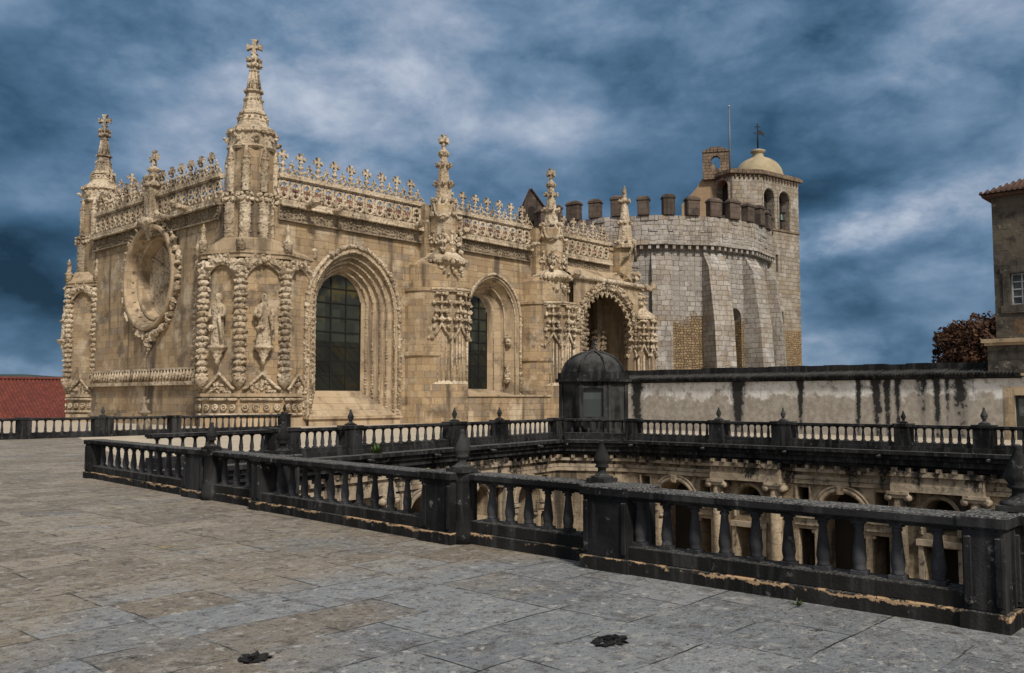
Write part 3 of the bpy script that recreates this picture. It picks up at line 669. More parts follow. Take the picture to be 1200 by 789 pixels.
# ---- round window on the end wall
rose = None
def circ(r, d, n=40): return [FE.P(EY(ROSE[0]) + r * math.cos(2 * PI * i / n), ROSE[1] + r * math.sin(2 * PI * i / n), d) for i in range(n)]
mb = MB()
for (r0, d0), (r1, d1) in zip([(3.55, 0.0), (3.72, 0.05), (3.72, 0.34), (3.64, 0.44), (3.46, 0.44), (3.34, 0.34), (3.24, 0.0), (3.0, -0.35), (2.88, -0.25), (2.72, -0.3), (2.62, -0.8)], [(3.72, 0.05), (3.72, 0.34), (3.64, 0.44), (3.46, 0.44), (3.34, 0.34), (3.24, 0.0), (3.0, -0.35), (2.88, -0.25), (2.72, -0.3), (2.62, -0.8), (2.5, -1.5)]):
    A, B = circ(r0, d0), circ(r1, d1)
    for i in range(40): j = (i + 1) % 40; mb.quad(A[i], A[j], B[j], B[i])
rose = mb.build('round_window', 'smooth', church)
mb = MB(); c = circ(4.02, 0.14, 80)
for i in range(80):
    an = 2 * PI * i / 80; low = 1.0 + 0.25 * max(0, -math.sin(an)) ** 3
    mb.blob(c[i] + V(0, rnd.uniform(-.1, .1), rnd.uniform(-.1, .1)), 0.23 * low * rnd.uniform(.6, 1.3), 0.35)
for k in range(5): mb.blob(FE.P(EY(ROSE[0]) + rnd.uniform(-.2, .2), ROSE[1] - 4.3 - k * 0.22, 0.15), 0.27 - k * 0.04)
mb.build('wreath_frame', 'carved', rose)
mb = MB()
for i in range(26):
    an = 2 * PI * i / 26; mb.blob(FE.P(EY(ROSE[0]) + 3.14 * math.cos(an), ROSE[1] + 3.14 * math.sin(an), -0.08), 0.11)
mb.build('boss', 'smooth', rose)
# sail-like carved infill of the round window: folded cloth bulging between ropes
mb = MB(); n, m = 24, 14; vs = []; fs = []
for j in range(m + 1):
    r = 2.55 * j / m
    for i in range(n):
        an = 2 * PI * i / n; y, z = r * math.cos(an), r * math.sin(an)
        d = -1.0 - 0.55 * math.cos(r / 2.55 * PI / 2) + 0.22 * math.sin(1.9 * y + 2.2 * z + math.sin(z * 1.7)) * math.cos(r / 2.55 * PI / 2) + 0.10 * noise.noise(V(y * 1.6, z * 1.6, 2))
        vs.append(FE.P(EY(ROSE[0]) + y, ROSE[1] + z, d))
for j in range(m):
    for i in range(n): k = (i + 1) % n; fs.append((j * n + i, j * n + k, (j + 1) * n + k, (j + 1) * n + i))
mb.add(vs, fs, True)
def rope_on(p):
    mb.tube([FE.P(EY(ROSE[0]) + y, ROSE[1] + z, -0.86 - 0.45 * math.cos(min(1, math.hypot(y, z) / 2.55) * PI / 2)) for y, z in p], 0.09, 6)
for ph in (0.3, 0.9, 1.5):
    rope_on([(2.45 * math.cos(ph * 1.2 + 0.6) * (1 - t) + 1.7 * t - 0.2, 2.45 * math.sin(ph * 1.2 + .6) * (1 - t) - 1.1 * t + 0.35 * math.sin(t * PI)) for t in [k / 8 for k in range(9)]])
for y, z, r in ((-1.0, -0.6, .5), (-0.2, -1.3, .55), (-1.2, 0.9, .45), (0.3, 1.4, .5), (-.5, .2, .4)): mb.blob(FE.P(EY(ROSE[0]) + y, ROSE[1] + z, -1.42), r, 0.12)
mb.build('carved_sail', 'carved', rose)
# band along the end wall
mb = MB(); mb.fbox(FE, -69, -53, 2.62, 2.86, -0.1, 0.32); mb.fbox(FE, -69, -53, 3.62, 3.76, -0.1, 0.22); mb.fbox(FE, -69, -53, 2.86, 3.62, -0.1, 0.05)
for i in range(36):
    a = -68.8 + i * 0.44; mb.tube([FE.P(a, 2.86, 0.14), FE.P(a + 0.22, 3.2, 0.20), FE.P(a + 0.34, 3.62, 0.14)], 0.11, 5); mb.blob(FE.P(a + .1, 3.35, 0.14), 0.12)
mb.build('string_course', 'carved', church)
mb = MB(); mb.fbox(FE, -69, -53, -0.5, 0.7, -0.1, 0.25); mb.build('base_course', 'sand', church)

# ---- windows of the long wall
def big_window(fr, op, glass, orders, name, sill_z, panes, leafy=True):
    n = 16; prof = []
    for wd, d in orders:
        t = (wd - glass['w']) / (op['w'] - glass['w']); o = dict(op); o['w'] = wd; o['c'] = glass['c'] + (op['c'] - glass['c']) * t
        o['zs'] = glass['zs'] + (op['zs'] - glass['zs']) * t; o['z0'] = glass['z0'] + (op['z0'] - glass['z0']) * t
        prof.append((o, face_pts(fr, outline(o, 20), d)))
    mb = MB()
    for (o1, A), (o2, B) in zip(prof, prof[1:]):
        for i in range(len(A) - 1): mb.add([A[i], A[i + 1], B[i + 1], B[i]], [(0, 1, 2, 3)])
    win = mb.build(name, 'smooth', church)
    mb = MB()                                    # sloping sill
    A, B = prof[0][1], prof[-1][1]; f = fr.n * 0.35
    mb.quad(A[0] + f, A[-1] + f, B[-1], B[0]); mb.quad(A[0] + f, A[-1] + f, A[-1] + f - ZU * 0.6, A[0] + f - ZU * 0.6)
    mb.fbox(fr, op['c'] - op['w'] - .1, op['c'] + op['w'] + .1, op['z0'] - .02, op['z0'] + .14, 0.0, 0.5)
    mb.build('sill', 'smooth', win)
    mb = MB()                                    # bead and roll mouldings along the orders
    for k in range(2, len(prof) - 1, 2):
        mb.tube(prof[k][1], 0.06, 5)
        if leafy: mb.beads(prof[k][1], 0.20, 0.085, 0.2)
    mb.build('roll_moulding', 'carved', win)
    mb = MB(); o = dict(op); o['w'] += 0.10; pts = face_pts(fr, outline(o, 30), 0.06)
    mb.tube(pts, 0.12, 6)
    mb.beads(pts, *((0.15, 0.14, 0.3, 0.07) if leafy else (0.42, 0.13, 0.1, 0.02)))
    mb.build('foliage_frame', 'carved', win)
    mb = MB(); d = orders[-1][1] - 0.02; fill_opening(mb, fr, glass, d); mb.build('pane', 'glass', win)
    mb = MB(); nx, nz = panes; c, wd = glass['c'], glass['w']
    for i in range(0, nx + 1):
        a = c - wd + 2 * wd * i / nx; a = min(max(a, c - wd + .03), c + wd - .03); mb.fbox(fr, a - .035, a + .035, glass['z0'], arch_top(glass, a), d + .01, d + .07)
    top = arch_top(glass, c)
    for j in range(nz + 1):
        z = glass['z0'] + (top - glass['z0']) * j / nz
        if z < glass['zs']: h = wd
        else:
            h = 0.0
            for q in range(100):
                if arch_top(glass, c + wd * q / 100) > z: h = wd * q / 100
        if h > 0.05: mb.fbox(fr, c - h, c + h, z - .035, z + .035, d + .012, d + .065)
    # wire guard over the lower panes
    zt = glass['z0'] + (top - glass['z0']) * 0.42; x0, x1, z0 = c - wd, c + wd, glass['z0']; st = 0.22
    k = -int((zt - z0) / st) - 1
    while k * st < 2 * wd:
        for sg in (1, -1):
            p = []
            for t in (0.0, 1.0):
                pass
            a_s, z_s = (x0 + k * st, z0) if sg == 1 else (x1 - k * st, z0); ln = zt - z0
            lo_t = max(0, (x0 - a_s) if sg == 1 else (a_s - x1)); hi_t = min(ln, (x1 - a_s) if sg == 1 else (a_s - x0))
            if hi_t - lo_t > .05: mb.tube([fr.P(a_s + sg * lo_t, z_s + lo_t, d + .05), fr.P(a_s + sg * hi_t, z_s + hi_t, d + .05)], 0.02, 3, smooth=False)
        k += 1
    mb.build('lead_grid', 'lead', win)
    return win
big_window(FL, W1, dict(c=36.42, w=1.87, z0=2.3, zs=8.0, kind='pointed', k=1.16),
           [(3.75, 0.0), (3.60, 0.02), (3.42, 0.06), (3.38, -0.2), (3.06, -0.28), (3.0, -0.52), (2.74, -0.58), (2.66, -0.84), (2.42, -0.90), (2.34, -1.15), (2.1, -1.22), (1.87, -1.5)], 'arched_window', 0.5, (3, 8))
big_window(FL, W2, dict(c=49.6, w=1.35, z0=2.5, zs=8.3, kind='pointed', k=1.14),
           [(2.95, 0.0), (2.80, 0.05), (2.7, -0.15), (2.35, -0.75), (2.2, -0.72), (2.1, -1.0), (1.7, -1.3), (1.55, -1.28), (1.35, -1.6)], 'arched_window', 0.5, (3, 8), False)
mb = MB()                                        # carved knots in the jamb of the second window
for z in (6.0, 6.3, 6.6, 3.2, 3.6, 4.0, 4.3): mb.blob(V(52.15 + rnd.uniform(-.1, .1), 48.42, z), 0.28, 0.3)
mb.build('jamb_carving', 'carved', church)

# ---- corner piers (one modelled, one mirrored) -> shaft, carved columns, canopies, spire
def carved_column(mb, x, y, z0, z1, r, kn=6, dz=0.40, kr=0.1):
    # stacked leafy rosettes parted by deep grooves
    mb.lathe((x, y, 0), [(r * 0.6, z0), (r * 0.6, z1)], 8)
    z = z0; i = 0
    while z < z1 - .1:
        ph = (i % 2) * PI / kn + rnd.uniform(-.1, .1); h = dz * rnd.uniform(.92, 1.05); q = rnd.uniform(.92, 1.08)
        mb.lathe((x, y, 0), [(r * .72, z), (r * .98, z + h * .2), (r * 1.08 * q, z + h * .42), (r * .98, z + h * .66), (r * .74, z + h * .92)], kn * 3, rot=ph, smooth=False, warp=lambda a, zz: 1 + .17 * math.cos(kn * (a - ph)))
        for k in range(kn):
            a = ph + 2 * PI * k / kn; mb.blob(V(x + r * 1.16 * math.cos(a), y + r * 1.16 * math.sin(a), z + h * rnd.uniform(.25, .6)), kr * rnd.uniform(.7, 1.45), 0.3)
        z += dz; i += 1
def ring_column(mb, x, y, z0, z1, r):
    prof = []; z = z0; i = 0
    while z < z1:
        prof += [(r * (1.0 if i % 3 else 1.14), z), (r * 0.86, z + 0.09)]; z += 0.19; i += 1
    mb.lathe((x, y, 0), prof, 12, warp=lambda a, z: 1 + 0.07 * math.sin(5 * a + z * 5) + 0.05 * math.sin(9 * a - z * 11))
def corner_pier(cx, cy, sx, nm):
    """octagonal corner pier; sx = +1 near corner, -1 mirrored about the nave axis"""
    def A(deg): d = R(deg) if sx > 0 else R(360 - deg); return math.cos(d), math.sin(d)
    mb = MB(); Rr = 3.45
    oct_ = ngon(cx, cy, Rr, 8, 0)
    mb.prism(oct_, -0.5, 10.3)
    p = mb.build('corner_pier', 'sand', church)
    ux, uy = (cx - 1.23, cy - 1.4) if sx > 0 else (cx - 1.23, cy + 0.15)
    mb = MB(); mb.prism(ngon(cx, cy, 3.62, 8), -0.5, 0.55, ngon(cx, cy, 3.55, 8)); mb.prism(ngon(cx, cy, 3.60, 8), 1.85, 2.05)
    mb.prism(ngon(cx, cy, 3.75, 8), 10.3, 10.55); mb.prism(ngon(cx, cy, 3.85, 8), 10.55, 10.72); mb.prism(ngon(cx, cy, 3.75, 8), 10.72, 11.5, ngon(ux, uy, 1.9, 8))
    mb.build('pier_ledge', 'smooth', p)
    mb = MB()
    for dg in (135, 180, 225, 270, 315):
        c, s = A(dg); carved_column(mb, cx + 3.50 * c, cy + 3.50 * s, 2.95, 10.2, 0.30, 6, 0.38, 0.085)
        mb.lathe((cx + 3.5 * c, cy + 3.5 * s, 0), [(0.05, 2.3), (0.3, 2.6), (0.45, 2.95), (0.35, 3.05)], 8)
        # small pinnacle on the ledge
        q = V(cx + 3.65 * c, cy + 3.65 * s, 0); mb.lathe(q, [(0.3, 10.7), (0.26, 11.2), (0.34, 11.3), (0.16, 11.5), (0.12, 12.0), (0.2, 12.1), (0.0, 12.5)], 8)
    mb.build('carved_column', 'carved', p)
    mb = MB()                                    # canopies and ogee base mouldings per face
    for d0 in (135, 180, 225, 270):
        (c0, s0), (c1, s1) = A(d0), A(d0 + 45); P0 = V(cx + 3.45 * c0, cy + 3.45 * s0, 0); P1 = V(cx + 3.45 * c1, cy + 3.45 * s1, 0)
        nrm = ((P0 + P1) / 2 - V(cx, cy, 0)).normalized()
        def Q(t, z, d): return P0.lerp(P1, t) + ZU * z + nrm * d
        for k in range(15):
            t = 0.06 + 0.88 * k / 14; z = 9.25 + 0.95 * (abs(math.sin(PI * t)) ** 0.7)
            mb.blob(Q(t, z, 0.2), 0.27 * rnd.uniform(.8, 1.2), 0.3); mb.blob(Q(t, z + 0.35, 0.12), 0.22 * rnd.uniform(.7, 1.2), 0.3)
        mb.tube([Q(0.08 + 0.84 * k / 12, 9.1 + 0.9 * math.sin(PI * k / 12) ** .7, 0.16) for k in range(13)], 0.12, 6)
        ogee = [(0.08, 2.3), (0.18, 2.45), (0.30, 2.75), (0.42, 3.05), (0.5, 3.25), (0.58, 3.05), (0.70, 2.75), (0.82, 2.45), (0.92, 2.3)]
        mb.tube([Q(t, z, 0.16) for t, z in ogee], 0.10, 6)
        for k in range(22): t = rnd.uniform(.2, .8); mb.blob(Q(t, rnd.uniform(2.1, 2.1 + 0.85 * (1 - abs(t - .5) * 2)), 0.02), 0.14, 0.3)
        for k in range(4):
            mb.lathe((0, 0, 0), [], 3) if False else None
            ctr = Q(0.14 + 0.24 * k, 1.2, 0.10)
            mb.tube([ctr + (P1 - P0).normalized() * 0.17 * math.cos(j * PI / 4) + ZU * 0.17 * math.sin(j * PI / 4) for j in range(8)], 0.06, 5, True); mb.blob(ctr, 0.1)
        mb.tube([Q(0.02, 0.75, 0.1), Q(0.98, 0.75, 0.1)], 0.09, 6); mb.tube([Q(0.02, 1.68, 0.1), Q(0.98, 1.68, 0.1)], 0.09, 6)
    mb.build('canopy', 'carved', p)
    ux, uy = (cx - 1.23, cy - 1.4) if sx > 0 else (cx - 1.23, cy + 0.15)
    mb = MB(); mb.prism(ngon(ux, uy, 1.46, 8), 10.5, 17.3); mb.build('upper_shaft', 'sand', p)
    mb = MB()
    for dg in (135, 180, 225, 270, 315):
        c, s = A(dg); x, y = ux + 1.45 * c, uy + 1.45 * s
        ring_column(mb, x, y, 10.8, 14.1, 0.36)
        for k in range(14): a = k * PI * 2 / 7; mb.blob(V(x + 0.4 * math.cos(a), y + 0.4 * math.sin(a), 13.9 + 0.3 * (k // 7)), 0.17)
        ring_column(mb, x, y, 14.4, 16.5, 0.25); mb.lathe((x, y, 0), [(0.25, 16.4), (0.12, 17.1), (0.0, 17.4)], 8)
    mb.build('ringed_column', 'carved', p)
    mb = MB()
    def o8(r): return ngon(ux, uy, r * (.85 if r > 1.4 else .80), 8, R(22.5))
    for (r0, z0), (r1, z1) in zip([(1.75, 17.1), (1.9, 17.25), (1.72, 17.4), (1.74, 18.1), (1.92, 18.2), (1.86, 18.45), (1.3, 18.75), (1.18, 19.0), (1.22, 19.1), (1.0, 19.45), (1.12, 19.5), (1.1, 19.65), (0.86, 19.8), (0.58, 20.95), (0.78, 21.0), (0.78, 21.12), (0.45, 21.2), (0.30, 22.3)],
                                  [(1.9, 17.25), (1.72, 17.4), (1.74, 18.1), (1.92, 18.2), (1.86, 18.45), (1.3, 18.75), (1.18, 19.0), (1.22, 19.1), (1.0, 19.45), (1.12, 19.5), (1.1, 19.65), (0.86, 19.8), (0.58, 20.95), (0.78, 21.0), (0.78, 21.12), (0.45, 21.2), (0.30, 22.3), (0.22, 22.4)]):
        mb.prism(o8(r0), z0, z1, o8(r1), cap=False)
    for k in range(26): a = 2 * PI * k / 26; mb.blob(V(ux + 1.47 * math.cos(a), uy + 1.47 * math.sin(a), 18.2), 0.13)
    for k in range(8): a = R(45 * k + 22.5); mb.blob(V(ux + 1.5 * math.cos(a), uy + 1.5 * math.sin(a), 17.75), 0.2); mb.blob(V(ux + 1.72 * math.cos(a), uy + 1.72 * math.sin(a), 17.85), 0.13)
    for k in range(16): a = 2 * PI * k / 16; mb.blob(V(ux + .9 * math.cos(a), uy + .9 * math.sin(a), 19.3), 0.11); mb.blob(V(ux + .58 * math.cos(a), uy + .58 * math.sin(a), 20.5), 0.07)
    for k in range(8):
        a = 2 * PI * k / 8; mb.tube([V(ux + .42 * math.cos(a), uy + .42 * math.sin(a), 21.2), V(ux + .25 * math.cos(a), uy + .25 * math.sin(a), 22.3)], 0.07, 5)
        mb.blob(V(ux + .36 * math.cos(a), uy + .36 * math.sin(a), 22.75), 0.16); mb.blob(V(ux + .42 * math.cos(a), uy + .42 * math.sin(a), 23.1), 0.13)
    mb.lathe((ux, uy, 0), [(0.24, 22.3), (0.34, 22.4), (0.26, 22.5), (0.36, 22.9), (0.2, 23.3), (0.16, 23.6)], 10)
    cross_plate(mb, V(ux, uy, 23.95), V(0.72, -0.69, 0), 0.47, 0.34)
    mb.build('spire', 'carved', p)
    return p
corner_pier(30.83, 50.8, 1, 'near'); corner_pier(30.83, 71.4, -1, 'far')

# ---- statues on brackets
def statue(x, y, nx, ny, z, label, h, wreath=False):
    t = thing('saint_statue', label, 'statue', (x, y, z), 'stone figures on the corner piers')
    n = V(nx, ny, 0).normalized(); u = V(-n.y, n.x, 0); b = V(x, y, z) + n * 0.38
    mb = MB(); s = h / 3.0
    secs = [(0.0, .44, .32), (0.25, .42, .30), (0.9, .36, .27), (1.45, .33, .25), (1.75, .38, .27), (2.1, .45, .27), (2.3, .44, .24), (2.42, .22, .18), (2.5, .13, .13), (2.58, .15, .17), (2.72, .20, .22), (2.88, .18, .2), (3.0, .07, .08)]
    vs = []; m = 16
    for z_, a, d in secs:
        for k in range(m):
            an = 2 * PI * k / m; f = 1 + (0.10 * math.sin(5 * an + z_ * 1.5) if z_ < 2.2 else 0)
            vs.append(b + u * (a * s * f * math.cos(an)) + n * (d * s * f * math.sin(an)) + ZU * z_ * s)
    fs = [(j * m + k, j * m + (k + 1) % m, (j + 1) * m + (k + 1) % m, (j + 1) * m + k) for j in range(len(secs) - 1) for k in range(m)]
    mb.add(vs, fs + [tuple((len(secs) - 1) * m + k for k in range(m))], True)
    for sg in (-1, 1):
        mb.tube([b + u * .42 * sg * s + ZU * 2.2 * s, b + u * .52 * sg * s + n * .1 * s + ZU * 1.75 * s, b + u * .25 * sg * s + n * .36 * s + ZU * 1.65 * s], 0.12 * s, 7)
    mb.blob(b + n * .16 * s + ZU * 2.68 * s, .06 * s)
    mb.build('robed_figure', 'carved', t)
    mb = MB(); mb.lathe(b, [(0.05, -1.15), (0.16, -0.95), (0.12, -0.85), (0.3, -0.55), (0.26, -0.45), (0.52, -0.15), (0.58, -0.12), (0.58, 0.0)], 10); mb.build('bracket', 'carved', t)
    mb = MB()
    if wreath: mb.tube([b + u * .62 * math.cos(k * PI / 8) + ZU * (2.1 + .7 * math.sin(k * PI / 8)) - n * .15 for k in range(16)], .12, 6, True)
    else: mb.tube([b + u * .5 * s + n * .3 * s + ZU * 0.3 * s, b + u * .42 * s + n * .36 * s + ZU * 1.2 * s, b + u * .3 * s + n * .36 * s + ZU * 1.7 * s], .10 * s, 6); mb.blob(b - u * .2 * s + n * .36 * s + ZU * 1.0 * s, .25 * s)
    mb.build('halo' if wreath else 'shield', 'carved', t)
def face_mid(cx, cy, a): return cx + 3.19 * math.cos(R(a)), cy + 3.19 * math.sin(R(a)), math.cos(R(a)), math.sin(R(a))
x, y, nx, ny = face_mid(30.83, 50.8, 202.5); statue(x, y, nx, ny, 4.9, 'slim robed stone saint on bracket, face of the tall corner pier nearest the round window', 3.2)
x, y, nx, ny = face_mid(30.83, 50.8, 247.5); statue(x, y, nx, ny, 4.9, 'robed stone saint holding oval shield, corner pier face beside the large arched window', 3.2)
x, y, nx, ny = face_mid(30.83, 71.4, 157.5); statue(x, y, nx, ny, 6.3, 'stone half figure within round wreath on the far corner pier', 2.6, True)

# ---- wall piers of the long wall
def ornament(mb, fr, c, z0, z1, wdt):
    """thistle-like tracery: stem with cross bars, ending in an inverted V"""
    h = z1 - z0; mb.tube([fr.P(c, z0 + h * .25, .1), fr.P(c, z1, .1)], .09, 6)
    for k, t in enumerate((1.0, .80, .60, .42)):
        z = z0 + h * t; ww = wdt * (.26 if k % 2 == 0 else .40)
        mb.tube([fr.P(c - ww, z, .16), fr.P(c + ww, z, .16)], .085, 6)
        for sg in (-1, 0, 1): mb.blob(fr.P(c + sg * ww, z, .22), .17, .25)
    for sg in (-1, 1):
        mb.tube([fr.P(c, z0 + h * .32, .14), fr.P(c + sg * wdt * .2, z0 + h * .15, .16), fr.P(c + sg * wdt * .46, z0, .16)], .085, 6)
        mb.blob(fr.P(c + sg * wdt * .46, z0, .2), .17); mb.blob(fr.P(c + sg * wdt * .36, z0 + h * .25, .2), .16); mb.blob(fr.P(c + sg * wdt * .3, z0 + h * .5, .18), .15)
def wall_pier(cx, r=1.95, drum=True, ztop=21.0, cy=47.1):
    mb = MB()
    if drum: mb.lathe((cx - 0.35, 48.25, 0), [(2.45, -0.5), (2.45, 4.6), (2.58, 4.75), (2.58, 4.95), (2.45, 5.02), (2.45, 9.3), (2.55, 9.3), (2.55, 9.5), (2.15, 9.62), (2.15, 11.2), (1.6, 11.6)], 28, smooth=False)
    rot = R(22.5); o = lambda q: ngon(cx, cy, q, 8, rot)
    mb.prism(o(r * 1.02), -0.5, 2.75); mb.prism(o(r * 0.96), 2.75, 9.35); mb.prism(o(r * .68), 9.5, 11.5)
    p = mb.build('wall_pier', 'sand', church)
    mb = MB(); mb.prism(o(r * 1.02), 2.75, 3.0, o(r * .96)); mb.prism(o(r * 1.07), 9.25, 9.40); mb.prism(o(r * 1.07), 9.40, 9.58, o(r * .68))
    for k in range(8):
        a = rot + k * PI / 4; b = a + PI / 4; q0 = V(cx + r * 1.06 * math.cos(a), cy + r * 1.06 * math.sin(a), 9.42); q1 = V(cx + r * 1.06 * math.cos(b), cy + r * 1.06 * math.sin(b), 9.42); rope(mb, q0, q1, .1)
    # leafy capital ring
    mb.prism(o(r * .68), 11.2, 11.55, o(r * .88)); mb.prism(o(r * .88), 11.55, 11.72); mb.prism(o(r * .88), 11.72, 12.2, o(r * .55))
    for k in range(30): a = 2 * PI * k / 30; mb.blob(V(cx + r * .83 * math.cos(a), cy + r * .83 * math.sin(a), 11.5 + rnd.uniform(-.1, .12)), .17, .3); mb.blob(V(cx + r * .66 * math.cos(a), cy + r * .76 * math.sin(a), 11.0 - (k % 3) * .22), .14, .3)
    mb.build('pier_moulding', 'carved', p)
    mb = MB(); pts = o(r * .96)
    for k in range(8):
        a, b = pts[k], pts[(k + 1) % 8]
        if (a[1] + b[1]) / 2 < cy - .3 or ((a[1] + b[1]) / 2 < cy + .2):
            f = Fr(a, b); ornament(mb, f, f.len / 2, 6.0, 9.1, f.len * .95)
            for e in (0.0, f.len): mb.tube([f.P(e, 3.0, .02), f.P(e, 6.3, .02)], .10, 6)
            for e in (.3, .5, .7): mb.tube([f.P(f.len * e, 3.0, .02), f.P(f.len * e, 6.2, .02)], .06, 5)
    mb.build('tracery_ornament', 'carved', p)
    # niche stage, ogee gable, pinnacle
    mb = MB(); mb.prism(o(r * .52), 11.9, 15.6); mb.prism([(cx - r * .75, 47.5), (cx + r * .75, 47.5), (cx + r * .75, 48.6), (cx - r * .75, 48.6)], 11.0, 15.7); mb.build('niche_stage', 'sand', p)
    mb = MB(); q = ngon(cx, cy, r * .66, 4, R(45))
    for k in range(4):
        a, b = q[k], q[(k + 1) % 4]
        if (a[1] + b[1]) / 2 < cy + .3:
            f = Fr(a, b); L = f.len
            for t in range(9): mb.blob(f.P(L * t / 8, 12.35 + .75 * abs(math.sin(2 * PI * t / 8)), .0), .19, .3); mb.blob(f.P(L * t / 8, 12.9 + .5 * abs(math.sin(2 * PI * t / 8)), -.05), .17, .3)
            for e in (0, .5, 1): mb.tube([f.P(L * e, 12.0, .0), f.P(L * e, 13.6, .0)], .09, 5); mb.blob(f.P(L * e, 13.7, 0), .17)
            mb.tube([f.P(L * t, z, .06) for t, z in ((0, 14.85), (.12, 14.72), (.24, 14.75), (.34, 14.95), (.42, 15.3), (.5, 15.95), (.58, 15.3), (.66, 14.95), (.76, 14.75), (.88, 14.72), (1, 14.85))], .11, 6)
            mb.blob(f.P(L * .5, 15.0, .1), .2); mb.blob(f.P(L * .5, 16.0, .1), .22)
    mb.build('niche_canopy', 'carved', p)
    mb = MB(); k0 = ztop - 21.0; zz = lambda z: 15.4 + (z - 15.4) * (ztop - 15.4) / 5.6
    for (r0, z0), (r1, z1) in zip([(1.25, 15.4), (1.25, 15.65), (.82, 16.1), (.62, 17.4), (.34, 19.3), (.52, 19.45), (.50, 19.7), (.22, 19.9)], [(1.25, 15.65), (.82, 16.1), (.62, 17.4), (.34, 19.3), (.52, 19.45), (.50, 19.7), (.22, 19.9), (.18, 20.2)]):
        mb.prism(ngon(cx, cy, r0 * .78, 8, rot), zz(z0), zz(z1), ngon(cx, cy, r1 * .78, 8, rot), cap=False)
    for zc, rad, br in ((16.0, .85, .21), (17.3, .66, .18), (18.7, .50, .15)):
        for k in range(8):
            a = k * PI / 4; mb.blob(V(cx + rad * math.cos(a), cy + rad * math.sin(a), zz(zc)), br, .25)
            if k % 2 == 0: mb.blob(V(cx + (rad + .2) * math.cos(a), cy + (rad + .2) * math.sin(a), zz(zc) + .06), br * .7, .25)
    for k in range(8): a = k * PI / 4; mb.blob(V(cx + .36 * math.cos(a), cy + .36 * math.sin(a), zz(19.6)), .11)
    cross_plate(mb, V(cx, cy, zz(20.55)), V(1, 0, 0), .42, .26); cross_plate(mb, V(cx, cy, zz(20.55)), V(0, 1, 0), .40, .24)
    mb.build('pinnacle', 'carved', p)
wall_pier(43.85); wall_pier(56.0, ztop=20.8)
# ---- portal bay
FP = Fr((0, 46.2), (1, 46.2))
PO = dict(c=62.6, w=3.95, z0=-0.5, zs=7.25, kind='round')
mb = MB(); wall_open(mb, FP, 57.8, 67.6, -0.5, 11.9, [PO], .75); mb.prism([(57.8, 46.2), (67.6, 46.2), (67.6, 48.2), (57.8, 48.2)], 11.9, 11.95)
mb.quad(FP.P(57.8, 11.95), FP.P(67.6, 11.95), V(67.6, 48.0, 13.2), V(57.8, 48.0, 13.2))
mb.quad(V(67.6, 46.2, -.5), V(67.6, 46.2, 11.9), V(67.6, 50, 11.9), V(67.6, 50, -.5))
portal = mb.build('portal_bay', 'smooth', church)
mb = MB(); mb.quad(V(58.0, 46.96, -.4), V(58.0, 46.96, 11.6), V(58.0, 53, 11.6), V(58.0, 53, -.4)); mb.quad(V(67.5, 46.96, -.4), V(67.5, 46.96, 11.6), V(67.5, 53, 11.6), V(67.5, 53, -.4)); mb.quad(V(58, 53, -.4), V(67.5, 53, -.4), V(67.5, 53, 11.6), V(58, 53, 11.6)); mb.quad(V(58, 46.96, 11.6), V(67.5, 46.96, 11.6), V(67.5, 53, 11.6), V(58, 53, 11.6))
wall_open(mb, Fr((58.0, 46.96), (67.5, 46.96)), 0, 9.5, -.4, 11.6, [dict(PO, c=PO['c'] - 58.0)], 0, reveal=False); mb.build('portal_recess', 'smooth', portal)
mb = MB(); rope(mb, FP.P(57.6, 11.9, .15), FP.P(67.9, 11.9, .15), .22, .25); mb.blob(FP.P(68.2, 11.8, .3), .5, .3); mb.blob(FP.P(68.8, 11.95, .5), .35, .3); mb.blob(FP.P(57.6, 12.0, .4), .5, .3)
for q in (4.05, 4.28, 4.5):
    o = dict(PO); o['w'] = q; mb.beads(face_pts(FP, outline(o, 30)[1:-1], .1), .3, .17, .3, .06)
mb.build('portal_archivolt', 'carved', portal)
mb = MB()                                        # hanging cusps
for k in range(17):
    an = PI * (k + .5) / 17 * 1.12 - PI * .06; ca, sa = math.cos(an), math.sin(an)
    for t, r in ((3.9, .17), (3.72, .15), (3.52, .16), (3.36, .11)): mb.blob(FP.P(PO['c'] + t * ca, PO['zs'] + t * sa, -.15), r, .25)
    a2 = an + PI * .5 / 17 * 1.12
    mb.tube([FP.P(PO['c'] + t * math.cos(an + x), PO['zs'] + t * math.sin(an + x), -.15) for t, x in ((3.45, 0), (3.7, .07), (3.8, .095), (3.7, .12), (3.45, .19))], .085, 5)
mb.build('portal_cusps', 'carved', portal)
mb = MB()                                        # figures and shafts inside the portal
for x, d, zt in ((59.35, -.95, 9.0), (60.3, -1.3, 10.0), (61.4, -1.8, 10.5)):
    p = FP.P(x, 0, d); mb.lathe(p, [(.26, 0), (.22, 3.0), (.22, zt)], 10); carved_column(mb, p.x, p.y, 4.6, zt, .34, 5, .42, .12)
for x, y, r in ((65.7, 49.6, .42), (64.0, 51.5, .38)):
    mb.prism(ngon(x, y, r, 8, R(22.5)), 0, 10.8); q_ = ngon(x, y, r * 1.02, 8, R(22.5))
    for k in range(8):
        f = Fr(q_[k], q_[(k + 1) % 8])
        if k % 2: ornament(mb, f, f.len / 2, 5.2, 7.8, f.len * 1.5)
mb.build('portal_figures', 'frieze', portal)  # darker frieze stone puts the shade inside the portal into the colour
